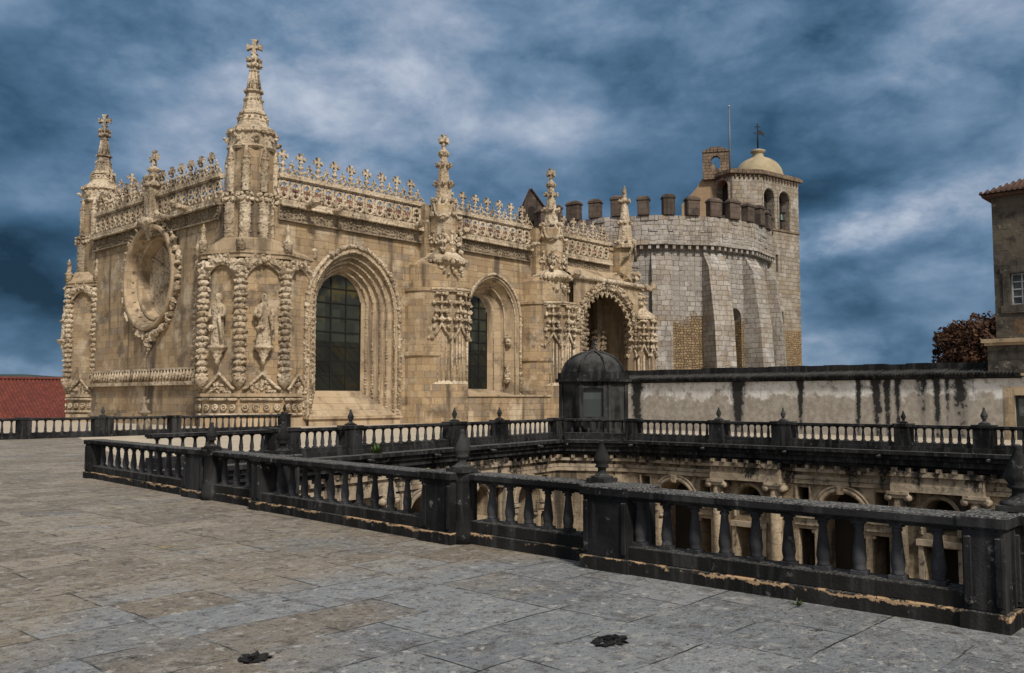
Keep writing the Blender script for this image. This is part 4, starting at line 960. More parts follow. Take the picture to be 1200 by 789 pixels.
# end pier right of the portal
def end_pier():
    cx, cy = 67.9, 46.4; rot = R(22.5); mb = MB(); mb.prism(ngon(cx, cy, 1.25, 8, rot), -.5, 9.3); mb.prism(ngon(66.7, 47.6, .95, 8, rot), 11.5, 15.8); p = mb.build('wall_pier', 'sand', church)
    mb = MB(); pts = ngon(cx, cy, 1.27, 8, rot)
    for k in range(8):
        f = Fr(pts[k], pts[(k + 1) % 8]); ornament(mb, f, f.len / 2, 5.6, 8.7, f.len)
        for e in (0, f.len * .5): mb.tube([f.P(e, 0, .02), f.P(e, 5.6, .02)], .09, 6)
    mb.prism(ngon(cx, cy, 1.45, 8, rot), 8.9, 9.1); mb.prism(ngon(cx, cy, 1.45, 8, rot), 9.1, 9.9, ngon(cx, cy, .5, 8, rot)); mb.prism(ngon(cx, cy, .5, 8, rot), 9.9, 11.2, ngon(cx, cy, .2, 8, rot))
    for k in range(20): mb.blob(V(cx + rnd.uniform(-.5, .5), cy + rnd.uniform(-.5, .5), rnd.uniform(9.9, 12)), .26, .3)
    for k in range(16): a = k * PI / 8; mb.blob(V(66.7 + 1.15 * math.cos(a), 47.2 + 1.15 * math.sin(a), 12.6 + .4 * (k % 2)), .28, .3)
    mb.build('tracery_ornament', 'carved', p)
    mb = MB(); x, y = 66.6, 47.2
    for (r0, z0), (r1, z1) in zip([(1.0, 15.4), (1.05, 15.7), (.75, 16.1), (.45, 18.2), (.28, 19.6), (.44, 19.75), (.40, 19.95), (.2, 20.1)], [(1.05, 15.7), (.75, 16.1), (.45, 18.2), (.28, 19.6), (.44, 19.75), (.40, 19.95), (.2, 20.1), (.14, 21.1)]): mb.prism(ngon(x, y, r0, 8, rot), z0, z1, ngon(x, y, r1, 8, rot), cap=False)
    for zc, rad in ((16.0, .95), (17.8, .62), (19.8, .4)):
        for k in range(8): a = k * PI / 4; mb.blob(V(x + rad * math.cos(a), y + rad * math.sin(a), zc), .2, .25)
    for k in range(2): mb.tube([V(x - .9, y - .5, 14.3), V(x - .4, y - .9, 14.9), V(x, y - 1.0, 15.9), V(x + .4, y - .9, 14.9), V(x + .9, y - .5, 14.3)], .14, 6)
    mb.lathe((x, y, 0), [(.14, 20.3), (.22, 20.6), (.16, 20.9), (.0, 21.3)], 8)
    mb.build('pinnacle', 'carved', p)
end_pier()
mb = MB(); mb.fbox(FL, 65.2, 68.4, 14.0, 15.2, -.4, 0); mb.fbox(FL, 65.2, 68.4, 15.2, 15.45, -.5, .15); mb.build('wall', 'smooth', church)

# low wall in front of the second bay
lw = thing('low_wall', 'low ashlar wall with pale coping below the second arched window', 'wall', (52, 46, 0))
mb = MB(); mb.box((53.6, 46.3, 0.8), (16.4, 0.55, 2.2)); mb.build('wall', 'sand', lw)
mb = MB(); mb.box((53.6, 46.3, 1.96), (16.6, 0.8, 0.14)); mb.build('coping', 'smooth', lw)

# ================================================================ ROTUNDA
RC = V(84.6, 57.6, 0); RR = 13.9
rot_ = thing('rotunda', 'massive grey limestone rotunda with buttresses and battlements behind the church', 'rotunda', (84.6, 57.6, 0))
NS = 16; VA0 = R(214.1 + 8.0)
def rv(i, r): a = VA0 + 2 * PI * i / NS; return (RC.x + r * math.cos(a), RC.y + r * math.sin(a))
mb = MB(); low = MB()
for i in range(NS):
    f = Fr(rv(i, RR), rv(i + 1, RR))
    ops = [dict(c=f.len * .56, w=.85, z0=-2, zs=10.0, kind='round')] if i == 1 else []
    wall_open(low, f, 0, f.len, -2, 17.0, ops, .9)
    wall_open(mb, Fr(rv(i, RR + .45), rv(i + 1, RR + .45)), 0, Fr(rv(i, RR + .45), rv(i + 1, RR + .45)).len, 17.1, 19.8, [], 0)
mb.prism([rv(i, RR + .45) for i in range(NS)], 19.78, 19.8)
for i in range(NS):
    f = Fr(rv(i, RR + .46), rv(i + 1, RR + .46)); a = 0.0
    while a < f.len - .4:
        wd = rnd.uniform(.5, 1.1); 
        for zc in range(5):
            if rnd.random() < .42: z = 17.15 + zc * .53; mb.fbox(f, a + .02, min(a + wd - .02, f.len), z, z + .50, -.2, rnd.uniform(.02, .09))
        a += wd
mb.build('parapet_wall', 'grey', rot_); low.build('wall', 'rotwall', rot_)
mb = MB(); f = Fr(rv(1, RR), rv(2, RR)); fill_opening(mb, f, dict(c=f.len * .56, w=.85, z0=-2, zs=10.0, kind='round'), -.9); mb.build('blind_arch', 'rotwall', rot_)
mb = MB()
for i in range(NS):
    f = Fr(rv(i, RR + .5), rv(i + 1, RR + .5)); mb.fbox(f, -.05, f.len + .05, 16.85, 17.1, -.6, .25)
    for k in range(7): a = f.len * (k + .5) / 7; mb.fbox(f, a - .14, a + .14, 16.45, 16.85, -.6, .15)
mb.build('corbel_table', 'grey', rot_)
BUT = MB()
for i, (wd, top, d0, d1) in {0: (2.0, 16.2, .3, .4), 1: (2.3, 16.3, .9, 2.5), 2: (2.2, 16.3, .9, 2.3), 3: (1.9, 15.9, .9, 2.0), 15: (2.0, 16, .9, 1.8), 14: (2.0, 16, .9, 1.8)}.items():
    a = VA0 + 2 * PI * i / NS; er = V(math.cos(a), math.sin(a), 0); et = V(-er.y, er.x, 0); c = RC + er * (RR - .4)
    def q(t, d, z): return c + et * t + er * (d + .4) + ZU * z
    h = wd / 2
    prof = [(d1, -2), (d0 + (d1 - d0) * .55, 9.0), (d0, top - 1.6), (-.1, top)]
    for (a0, z0), (a1, z1) in zip(prof, prof[1:]):
        BUT.quad(q(-h, a0, z0), q(h, a0, z0), q(h, a1, z1), q(-h, a1, z1))
        BUT.quad(q(-h, -.8, z0), q(-h, a0, z0), q(-h, a1, z1), q(-h, -.8, z1)); BUT.quad(q(h, a0, z0), q(h, -.8, z0), q(h, -.8, z1), q(h, a1, z1))
    b = BUT.build('buttress', 'grey', rot_); BUT = MB()
for i in range(36):
    a = VA0 + 2 * PI * (i + .3) / 36; r = RR + .1; x, y = RC.x + r * math.cos(a), RC.y + r * math.sin(a)
    mb = MB(); wd = 1.34 * rnd.uniform(.82, 1.15); h = 1.62 * rnd.uniform(.9, 1.08); a += rnd.uniform(-.06, .06)
    mb.box((x, y, 19.8 + h / 2), (.85, wd, h), a); mb.box((x, y, 19.8 + h + .09), (1.0, wd + .18, .18), a); mb.box((x, y, 19.8 + h + .33), (1.0, wd + .18, .3), a, taper=.62)
    mb.build('merlon', 'merlon', rot_, bevel=.05)
mb = MB(); mb.lathe((RC.x, RC.y, 0), [(13.2, 19.9), (6, 21.4), (0.0, 22.6)], 40, smooth=False); mb.build('roof', 'redtile', rot_)

# small gabled dormer rising behind the church roof
gd = thing('roof_dormer', 'small dark gabled dormer with red tiles above the church roof', 'dormer', (71.5, 62.6, 16))
fg = Fr((70.55, 63.6), (72.5, 61.5)); mb = MB(); L = fg.len
mb.add([fg.P(0.1, 14, 0), fg.P(L - .1, 14, 0), fg.P(L - .1, 22.0, 0), fg.P(L * .42, 24.3, 0), fg.P(L * .32, 24.3, 0), fg.P(0.1, 22.0, 0), fg.P(0.1, 14, -3), fg.P(L - .1, 14, -3), fg.P(L - .1, 22, -3), fg.P(L * .42, 24.3, -3), fg.P(L * .32, 24.3, -3), fg.P(.1, 22, -3)],
       [(0, 1, 2, 3, 4, 5), (0, 6, 7, 1), (1, 7, 8, 2), (6, 0, 5, 11), (3, 9, 10, 4), (11, 10, 9, 8, 7, 6)])
mb.build('gable_wall', 'merlon', gd)
mb = MB()
for A, B in (((L * .40, 24.42), (L + .25, 21.7)), ((L * .34, 24.42), (-.2, 21.75))): mb.add([fg.P(A[0], A[1], .2), fg.P(B[0], B[1], .2), fg.P(B[0], B[1], -3.2), fg.P(A[0], A[1], -3.2), fg.P(A[0], A[1] - .14, .2), fg.P(B[0], B[1] - .14, .2), fg.P(B[0], B[1] - .14, -3.2), fg.P(A[0], A[1] - .14, -3.2)], [(0, 1, 2, 3), (4, 7, 6, 5), (0, 4, 5, 1), (1, 5, 6, 2), (2, 6, 7, 3), (3, 7, 4, 0)])
mb.build('roof', 'oldtile', gd)
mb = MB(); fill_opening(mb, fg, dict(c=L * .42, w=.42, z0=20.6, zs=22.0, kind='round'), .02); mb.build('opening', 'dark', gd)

# ================================================================ BELL TOWER
bt = thing('bell_tower', 'square stone bell tower with ochre dome and arched belfry openings above the rotunda', 'bell tower', (94, 48, 0))
PA, PB, PC, PD, PE = (91.3, 52.9), (90.1, 49.0), (92.8, 46.8), (99.4, 45.5), (99.9, 53.5)
mb = MB(); fab, fbc, fcd = Fr(PA, PB), Fr(PB, PC), Fr(PC, PD)
OA = dict(c=fab.len * .60, w=1.0, z0=22.6, zs=25.7, kind='round')
O1 = dict(c=1.2, w=.95, z0=21.2, zs=24.7, kind='round'); O2 = dict(c=3.95, w=.95, z0=21.2, zs=24.7, kind='round')
S1 = dict(c=2.5, w=.22, z0=16.2, zs=18.2, kind='rect'); S2 = dict(c=3.3, w=.2, z0=9.9, zs=11.7, kind='rect')
wall_open(mb, fab, 0, fab.len, -2, 27.5, [OA], 1.0); wall_open(mb, fbc, 0, fbc.len, -2, 27.3, [], 0); wall_open(mb, fcd, 0, fcd.len, 9.6, 27.0, [S1, S2, O1, O2] if False else [O1, O2, S1, S2], 1.0)
fde, fea = Fr(PD, PE), Fr(PE, PA)
wall_open(mb, fde, 0, fde.len, -2, 27.0, [dict(c=2, w=.85, z0=21.6, zs=24.6, kind='round'), dict(c=5.2, w=.85, z0=21.6, zs=24.6, kind='round')], 1.0); wall_open(mb, fea, 0, fea.len, -2, 27.0, [], 0)
mb.build('wall', 'towerstone', bt)
mb = MB(); wall_open(mb, fcd, 0, fcd.len, -2, 9.6, [], 0); mb.build('rubble_wall', 'rubble', bt)
mb = MB(); poly = [PA, PB, PC, PD, PE]; cen = V(sum(p[0] for p in poly) / 5, sum(p[1] for p in poly) / 5, 0)
sc = lambda k: [(cen.x + (p[0] - cen.x) * k, cen.y + (p[1] - cen.y) * k) for p in poly]
mb.prism([PB, PC, PD, PE, PA], 26.9, 26.95); mb.prism(sc(1.03), 26.95, 27.15); mb.prism(sc(1.10), 27.15, 27.5); mb.prism(sc(1.05), 27.5, 27.7)
for f in (fbc, fcd):
    for k in range(int(f.len / .55)): mb.fbox(f, .25 + k * .55, .45 + k * .55, 26.7, 26.98, 0, .22)
mb.fbox(fcd, 0, fcd.len, 20.95, 21.15, 0, .12); mb.build('cornice', 'oldstone', bt)
mb = MB()
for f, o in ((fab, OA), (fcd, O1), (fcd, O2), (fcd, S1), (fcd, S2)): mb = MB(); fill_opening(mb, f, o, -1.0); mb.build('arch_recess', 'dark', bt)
mb = MB()
for f, o in ((fab, OA), (fcd, O1), (fcd, O2)):
    q = dict(o); q['w'] += .12; pts = face_pts(f, outline(q), .03); mb.tube(pts, .13, 5, smooth=False); mb.build('arch_surround', 'towerstone', bt); mb = MB()
mb = MB(); c = V(96.4, 49.0, 27.4); mb.lathe(c, [(2.95, 0), (2.95, .35)] + [(2.85 * math.cos(k * PI / 24), .35 + 2.5 * math.sin(k * PI / 24)) for k in range(1, 11)] + [(.75, 2.85), (.62, 2.95), (.62, 3.35), (.85, 3.45), (.85, 3.62), (.4, 3.8), (0, 3.85)], 32); mb.build('dome', 'dome', bt)
# ruined bellcote and its sloping shoulder wall
bc = thing('bellcote', 'weathered stone bellcote with empty arch beside the bell tower', 'bellcote', (90.5, 51.2, 27.5))
fb_ = Fr((89.8, 52.6), (91.2, 50.0)); mb = MB()
wall_open(mb, fb_, 0, fb_.len, 27.0, 30.2, [dict(c=fb_.len * .5, w=.5, z0=28.2, zs=29.2, kind='round')], .8)
fk = Fr((fb_.P(0, 0, -.8).x, fb_.P(0, 0, -.8).y), (fb_.P(fb_.len, 0, -.8).x, fb_.P(fb_.len, 0, -.8).y)); wall_open(mb, fk, 0, fk.len, 27.0, 30.2, [dict(c=fb_.len * .5, w=.5, z0=28.2, zs=29.2, kind='round')], .01, reveal=False)
for a in (0, fb_.len): mb.quad(fb_.P(a, 27, 0), fb_.P(a, 27, -.8), fb_.P(a, 30.2, -.8), fb_.P(a, 30.2, 0))
for k in range(7): a = fb_.len * (k + .5) / 7; mb.fbox(fb_, a - .26, a + .26, 30.15, 30.25 + .5 * math.sin(PI * (k + .5) / 7), -.9 + rnd.uniform(0, .1), .1)
mb.build('arch', 'oldstone', bc)
mb = MB(); fs_ = Fr((89.4, 55.2), (91.2, 51.8)); L = fs_.len
q = [(0, 19.5), (L, 19.5), (L, 29.0), (L * .86, 28.6), (L * .7, 27.7), (L * .45, 26.2), (0, 24.3)]; m = len(q); mb.add([fs_.P(a, z, .25) for a, z in q] + [fs_.P(a, z, -.6) for a, z in q], [tuple(range(m)), tuple(range(2 * m - 1, m - 1, -1))] + [(i, m + i, m + (i + 1) % m, (i + 1) % m) for i in range(m)])
mb.build('shoulder_wall', 'tanplaster', bc)
fp = thing('flagpole', 'tall thin bare flagpole rising behind the belfry', 'flagpole', (91.3, 49.9, 27)); mb = MB(); mb.lathe((91.3, 49.9, 0), [(.13, 26.5), (.11, 31), (.08, 35.3)], 8); mb.build('mast', 'pole', fp); mb = MB(); mb.blob(V(91.3, 49.9, 35.4), .16, 0); mb.build('finial', 'white', fp)
wv = thing('weather_vane', 'black iron weather vane with cross on the ochre dome', 'weather vane', (96.4, 49.0, 31.2)); mb = MB(); mb.lathe((96.4, 49.0, 0), [(.09, 31.1), (.07, 34.2)], 6); mb.build('rod', 'iron', wv)
mb = MB(); uu = V(.7, -.72, 0); c = V(96.4, 49, 33.2); n = V(.72, .7, 0) * .03
pl = [(0, .35), (.35, .3), (.8, -.1), (.62, -.12), (.85, -.45), (.3, -.15), (0, -.3)]; m = len(pl); mb.add([c + uu * a + ZU * z + n for a, z in pl] + [c + uu * a + ZU * z - n for a, z in pl], [tuple(range(m)), tuple(range(2 * m - 1, m - 1, -1))] + [(i, m + i, m + (i + 1) % m, (i + 1) % m) for i in range(m)]); mb.tube([c - uu * .5, c], .04, 4); mb.build('pennant', 'iron', wv)
mb = MB(); mb.tube([c + ZU * .75 - uu * .32, c + ZU * .75 + uu * .32], .05, 4); mb.tube([c + ZU * .5, c + ZU * 1.15], .05, 4); mb.build('cross', 'iron', wv)
def bell(f, a, z, s, label):
    p = f.P(a, z, -.45); t = thing('bell', label, 'bell', p, 'bells in the belfry')
    mb = MB(); mb.lathe(p, [(.60 * s, -.9 * s), (.56 * s, -.8 * s), (.40 * s, -.5 * s), (.34 * s, -.1 * s), (.24 * s, .06 * s), (0, .1 * s)], 16); mb.build('bell_body', 'bronze', t)
    mb = MB(); mb.fbox(f, a - .7, a + .7, z + .1, z + .35, -.6, -.3); mb.build('headstock', 'iron', t)
bell(fcd, O2['c'], 23.1, .85, 'green bronze bell hanging in the belfry arch farther from the rotunda corner'); bell(fcd, O1['c'], 23.0, .6, 'small dark bell within the belfry arch next to the tower corner')

# ================================================================ BALUSTRADES
BAL = {}
def baluster_mesh(h, key, near):
    if key in BAL: return BAL[key]
    mb = MB(); sg = 10 if near else 8
    mb.box((0, 0, .018), (.125, .125, .036)); mb.box((0, 0, h - .015), (.10, .10, .03))
    mb.lathe((0, 0, 0), [(.054, .036), (.058, .05), (.050, .062), (.056, .09), (.061, .125), (.060, .15), (.053, .21), (.044, .28), (.035, h - .085), (.033, h - .07), (.045, h - .06), (.045, h - .045), (.036, h - .03)], sg)
    BAL[key] = mb; return mb
BMESH = {}
def balustrade(name, label, p0, p1, n, h=.84, zp=.27, rail=.115, thick=.32, group=None, base=0.0, skirt=0.0, near=False, wide=0.0, pads=(0.1, 0.1), top='black', rb=.0):
    """run of plinth, n balusters and rail with its front (viewer side) foot on p0-p1"""
    f = Fr(p0, p1); p = V(p0[0], p0[1], base); t = thing(name, label, 'balustrade', p, group)
    L = f.len; s = f.n
    mb = MB(); mb.fbox(f, 0, L, base - .02, base + .135, -thick - .02, 0.0); mb.fbox(f, 0, L, base + .135, base + zp, -thick + .03, -.03)
    if skirt: mb.fbox(f, 0, L, base - skirt, base, -thick - .25, .28)
    mb.build('plinth', 'plinth' if near else 'black', t, bevel=.008 if near else 0)
    mb = MB(); z0 = base + h - rail
    mb.fbox(f, 0, L, z0, z0 + .035, -thick + .05, -.05); mb.fbox(f, -.0, L, z0 + .035, base + h, -thick - .02, .02)
    mb.build('rail', top, t, bevel=.012 if near else 0)
    hb = h - rail - zp; key = round(hb, 3), near
    for i in range(n):
        a = pads[0] + (L - pads[0] - pads[1]) * (i + .5) / n
        loc = f.P(a, base + zp, -thick / 2) - p; rz = math.atan2(f.u.y, f.u.x)
        if key not in BMESH:
            o = baluster_mesh(hb, key, near).build('baluster', 'baluster', None); o.parent = t; BMESH[key] = o; ORI[o.name] = V(0, 0, 0)
            o.location = loc
        else: o = dup(BMESH[key], t, loc)
        o.rotation_euler = (0, 0, rz + rnd.uniform(-.03, .03)); o.scale = (rnd.uniform(.96, 1.05), rnd.uniform(.96, 1.05), 1)
    return t
def finial_prof(s=1.0): return [(.17 * s, 0), (.17 * s, .03 * s), (.11 * s, .05 * s), (.065 * s, .10 * s), (.062 * s, .15 * s), (.105 * s, .17 * s), (.105 * s, .19 * s), (.085 * s, .20 * s), (.125 * s, .25 * s), (.128 * s, .29 * s), (.10 * s, .36 * s), (.065 * s, .44 * s), (.04 * s, .51 * s), (.035 * s, .53 * s), (.045 * s, .555 * s), (.02 * s, .58 * s), (0, .585 * s)]
def pier(label, c, size, h=.86, rz=0.0, finial=1.0, col=None, at=None, group=None, near=False, base=0.0):
    t = thing('balustrade_pier', label, 'pier', (c[0], c[1], base), group)
    sx, sy = size; mb = MB()
    mb.box((c[0], c[1], base + .065), (sx + .06, sy + .06, .15), rz); mb.build('pier_base', 'plinth' if near else 'black', t, bevel=.008 if near else 0)
    mb = MB(); mb.box((c[0], c[1], base + (h - .10 + .14) / 2), (sx, sy, h - .24), rz)
    if near:
        for s_ in (-1, 1): mb.box((c[0] - (sx / 2 + .008) * 1.0, c[1] + s_ * (sy * .5 - .04), base + .44), (.02, .06, .52), rz)
    mb.build('shaft', 'black', t, bevel=.008 if near else 0)
    mb = MB(); mb.box((c[0], c[1], base + h - .05), (sx + .07, sy + .07, .10), rz); mb.build('cap', 'black', t, bevel=.014 if near else 0)
    if col:                                      # engaged round column on the viewer side
        x, y, r = col; mb = MB(); mb.lathe((x, y, 0), [(r * 1.25, base - .02), (r * 1.25, base + .13), (r * 1.2, base + .14), (r * 1.2, base + .24), (r * 1.05, base + .27), (r, base + .3), (r * .93, base + h - .16), (r * 1.1, base + h - .12), (r * 1.2, base + h - .10), (r * 1.22, base + h + .005)], 20); mb.build('column', 'black', t)
    if finial:
        x, y = at if at else ((col[0], col[1]) if col else (c[0], c[1])); mb = MB(); mb.box((x, y, base + h + .02), (.30 * finial, .30 * finial, .05), rz); mb.lathe((x, y, base + h + .04), finial_prof(finial * .88), 14 if near else 10); mb.build('finial', 'turret', t)
    return t
NG = 'balustrades along the near edge of the courtyard'; PG = 'piers of the near balustrade'
balustrade('balustrade', 'dark balustrade run at the far end of the near edge, shrinking towards the terrace corner', (8.28, 20.2), (7.95, 15.25), 11, .84, group=NG, near=True)
balustrade('balustrade', 'short black balustrade run of four balusters between two piers, set back from the edge', (7.92, 14.45), (7.86, 12.62), 4, .84, group=NG, near=True)
balustrade('balustrade', 'black balustrade run of eleven balusters projecting forward in the middle of the near edge', (7.72, 12.55), (7.50, 8.34), 11, .84, group=NG, near=True, pads=(.25, .05))
balustrade('balustrade', 'set back black balustrade run of six balusters with light flakes on its foot', (7.68, 7.78), (7.66, 5.80), 6, .84, group=NG, near=True)
balustrade('balustrade', 'nearest black balustrade run with widely spaced balusters and peeling tan plinth', (7.42, 5.37), (7.48, 2.14), 10, .84, group=NG, near=True, pads=(.0, .09))
pier('thin end pier where the near balustrade meets the terrace corner', (8.42, 20.3), (.36, .2), .84, 0, 0, group=PG, near=True)
pier('black pier with engaged round column and spiky finial, second from the terrace corner', (8.12, 14.92), (.46, .66), .86, 0, .85, (7.96, 14.42, .125), group=PG, near=True)
pier('narrow black pier opening the projecting middle balustrade run', (7.92, 12.58), (.42, .24), .85, 0, 0, group=PG, near=True)
pier('inner pier with lichen spotted finial behind the middle balustrade rail', (8.22, 12.62), (.4, .4), .84, 0, .95, group=PG, near=True)
pier('broad black pier with round half column and grey finial beside the middle run', (7.70, 8.12), (.46, .50), .86, 0, .92, (7.66, 7.87, .105), group=PG, near=True)
pier('broad black pier with orange lichen on its finial, next to the nearest run', (7.69, 5.55), (.52, .56), .85, 0, .80, None, (7.82, 5.87), group=PG, near=True)
pier('closest square black pier ending the nearest run above flaking tan base', (7.71, 2.02), (.46, .30), .86, 0, 0, group=PG, near=True)
pier('dark set back pier with fat teardrop finial at the picture edge', (8.05, 1.55), (.5, .72), .86, 0, .95, None, (8.0, 1.88), group=PG, near=True)
balustrade('balustrade', 'black balustrade stub beyond the closest pier, cut by the picture edge', (7.78, 1.2), (7.78, -1.5), 8, .84, group=NG, near=True)

def along(A, B, px): return A + (B - A) * px
AG = 'balustrades on the church side of the courtyard'; APG = 'piers of the church side balustrade'
def arun(s0, s1, n, label):
    a, b = ALINE0.lerp(ALINE1, s0), ALINE0.lerp(ALINE1, s1); balustrade('balustrade', label, (a.x, a.y), (b.x, b.y), n, .86, group=AG, thick=.3, pads=(.05, .05))
def apier(s, label, fin=.9, w=.6):
    a = ALINE0.lerp(ALINE1, s); d = (ALINE1 - ALINE0).normalized(); n = V(-d.y, d.x, 0); c = a + n * .15; pier(label, (c.x, c.y), (w, .48), .90, math.atan2(d.y, d.x), fin, group=APG)
arun(0.0, .193, 10, 'far black balustrade run starting at the terrace corner below the church')
apier(.217, 'pier with small finial between the corner pier and the large arched window', .85, .9)
arun(.240, .340, 6, 'short far balustrade run of six balusters in front of the sloping window sill')
apier(.359, 'pier with finial in front of the blank wall by the large arched window')
arun(.378, .606, 10, 'far balustrade run of ten balusters below the wall pier with thistle carving', )
apier(.632, 'pier with finial below the wall pier between the two arched windows', .9, .8)
arun(.658, .755, 5, 'far balustrade run of five balusters in front of the low coped wall')
apier(.780, 'pier with finial before the low coped wall', .9)
arun(.806, .985, 9, 'far balustrade run ending at the domed turret')
balustrade('balustrade', 'blind dark balustrade panel crossing the corner below the domed turret', (30.25, 24.75), (31.25, 22.1), 7, .86, thick=.5)
apier(1.0, 'square pier at the turret corner on the church side', 0, .55)
BG = 'balustrades below the white wall'; BPG = 'piers of the balustrade below the white wall'
def brun(y0, y1, n, label): balustrade('balustrade', label, (31.3, y0), (31.3, y1), n, .86, group=BG, thick=.3, pads=(.05, .05))
def bpier(y, label, fin=.9, w=.62): pier(label, (31.5, y), (.5, w), .9, 0, fin, group=BPG)
bpier(21.95, 'square pier at the turret corner on the white wall side', 0, .5)
brun(21.7, 18.2, 11, 'balustrade run between domed turret and first finial pier below the white wall')
bpier(17.9, 'finial pier below the wide black streak of the white wall')
brun(17.6, 15.6, 7, 'balustrade run of seven balusters between two close finial piers')
bpier(15.2, 'finial pier opposite the pale middle stretch of the white wall', .9, .75)
brun(14.85, 11.1, 12, 'balustrade run of twelve balusters below the thin streaks of the white wall')
bpier(10.85, 'plain pier below the pale mottled stretch of wall', .75, .5)
brun(10.62, 8.62, 7, 'balustrade run of seven balusters below the blackest streaks by the corner house')
bpier(8.33, 'pier with finial before the door of the corner house', 1.0, .6)
brun(8.03, -1.8, 31, 'balustrade run in front of the dark door, cut by the picture edge')
# church forecourt balustrade
CG = 'balustrades at the far end of the terrace'
def crun(x0, x1, n, label): balustrade('balustrade', label, (x0, 41.5), (x1, 41.5), n, .90, group=CG, thick=.3, pads=(.05, .05))
def cpier(x, label, fin=0, w=.5): pier(label, (x, 41.65), (w, .48), .93, 0, fin, group='piers at the far end of the terrace')
crun(6.5, 13.95, 20, 'distant balustrade run in front of the red roof, leaving the picture')
cpier(14.2, 'plain distant pier in front of the red roof')
crun(14.5, 17.1, 7, 'distant balustrade run of seven balusters below the far corner pier of the church')
cpier(17.55, 'distant wide pier with finial below the far corner pier of the church', .8, .85)
crun(18.0, 20.7, 8, 'distant balustrade run of eight balusters below the round window')
cpier(21.0, 'plain distant pier below the round window')
crun(21.3, 26.9, 16, 'long distant balustrade run below the near corner pier of the church')
cpier(27.2, 'distant end pier with finial beside the near corner pier of the church', .9)
sx = thing('stone_cross', 'small weathered stone cross standing before the end wall of the church', 'cross', (22.0, 47.0, 0))
mb = MB(); mb.lathe((22, 47, 0), [(.3, 0), (.3, .3), (.16, .5), (.14, .85), (.32, .95), (.32, 1.05), (.14, 1.15), (.09, 1.4)], 10); mb.build('pedestal', 'frieze', sx)
mb = MB(); cross_plate(mb, V(22, 47, 1.60), V(.7, -.7, 0), .24, .14); mb.build('cross', 'frieze', sx)

# ================================================================ DOMED STAIR TURRET
TC = V(32.7, 25.0, 0)
tt = thing('stair_turret', 'small black domed stair turret at the courtyard corner', 'turret', TC)
rt_ = 1.62; ta = math.atan2(-TC.y, -TC.x)
mb = MB(); pts = ngon(TC.x, TC.y, rt_, 8, ta + PI / 8); WO = None
for k in range(8):
    f = Fr(pts[k], pts[(k + 1) % 8]); o = [dict(c=f.len / 2, w=.46, z0=.95, zs=2.2, kind='rect')] if k == 7 else []
    wall_open(mb, f, 0, f.len, -1.2, 2.45, o, .14)
    if o: WO = (f, o[0])
    for e in (.09, f.len - .09): mb.fbox(f, e - .09, e + .09, -1.2, 2.45, 0, .06)
mb.build('wall', 'turret', tt)
f, o = WO
mb = MB(); fill_opening(mb, f, o, -.12); tp = mb.build('pane', 'pane', tt)
mb = MB()
for a0, a1, z0, z1 in ((o['c'] - .56, o['c'] + .56, .82, .95), (o['c'] - .56, o['c'] + .56, 2.2, 2.3), (o['c'] - .56, o['c'] - .46, .95, 2.2), (o['c'] + .46, o['c'] + .56, .95, 2.2)): mb.fbox(f, a0, a1, z0, z1, 0, .05)
mb.build('window_frame', 'turret', tt)
mb = MB(); o8 = lambda r: ngon(TC.x, TC.y, r, 8, ta + PI / 8)
mb.prism(o8(1.70), 2.40, 2.5); mb.prism(o8(1.86), 2.5, 2.62); mb.prism(o8(1.74), 2.62, 2.9); mb.build('cornice', 'black', tt)
mb = MB(); mb.lathe((TC.x, TC.y, 0), [(1.46 * math.cos(k * PI / 22), 2.84 + 1.02 * math.sin(k * PI / 22)) for k in range(11)] + [(.18, 3.87), (.2, 3.92), (.1, 4.0)], 24)
for k in range(8):
    a = ta + PI / 8 + k * PI / 4; mb.tube([V(TC.x + 1.49 * math.cos(j * PI / 22) * math.cos(a), TC.y + 1.49 * math.cos(j * PI / 22) * math.sin(a), 2.84 + 1.04 * math.sin(j * PI / 22)) for j in range(11)], .07, 5)
mb.build('dome', 'turret', tt)
mb = MB(); mb.lathe((TC.x, TC.y, 3.86), [(.14, 0), (.16, .06), (.08, .12), (.13, .22), (.13, .26), (.06, .36), (.1, .44), (.05, .55), (0, .7)], 10); mb.build('finial', 'black', tt)

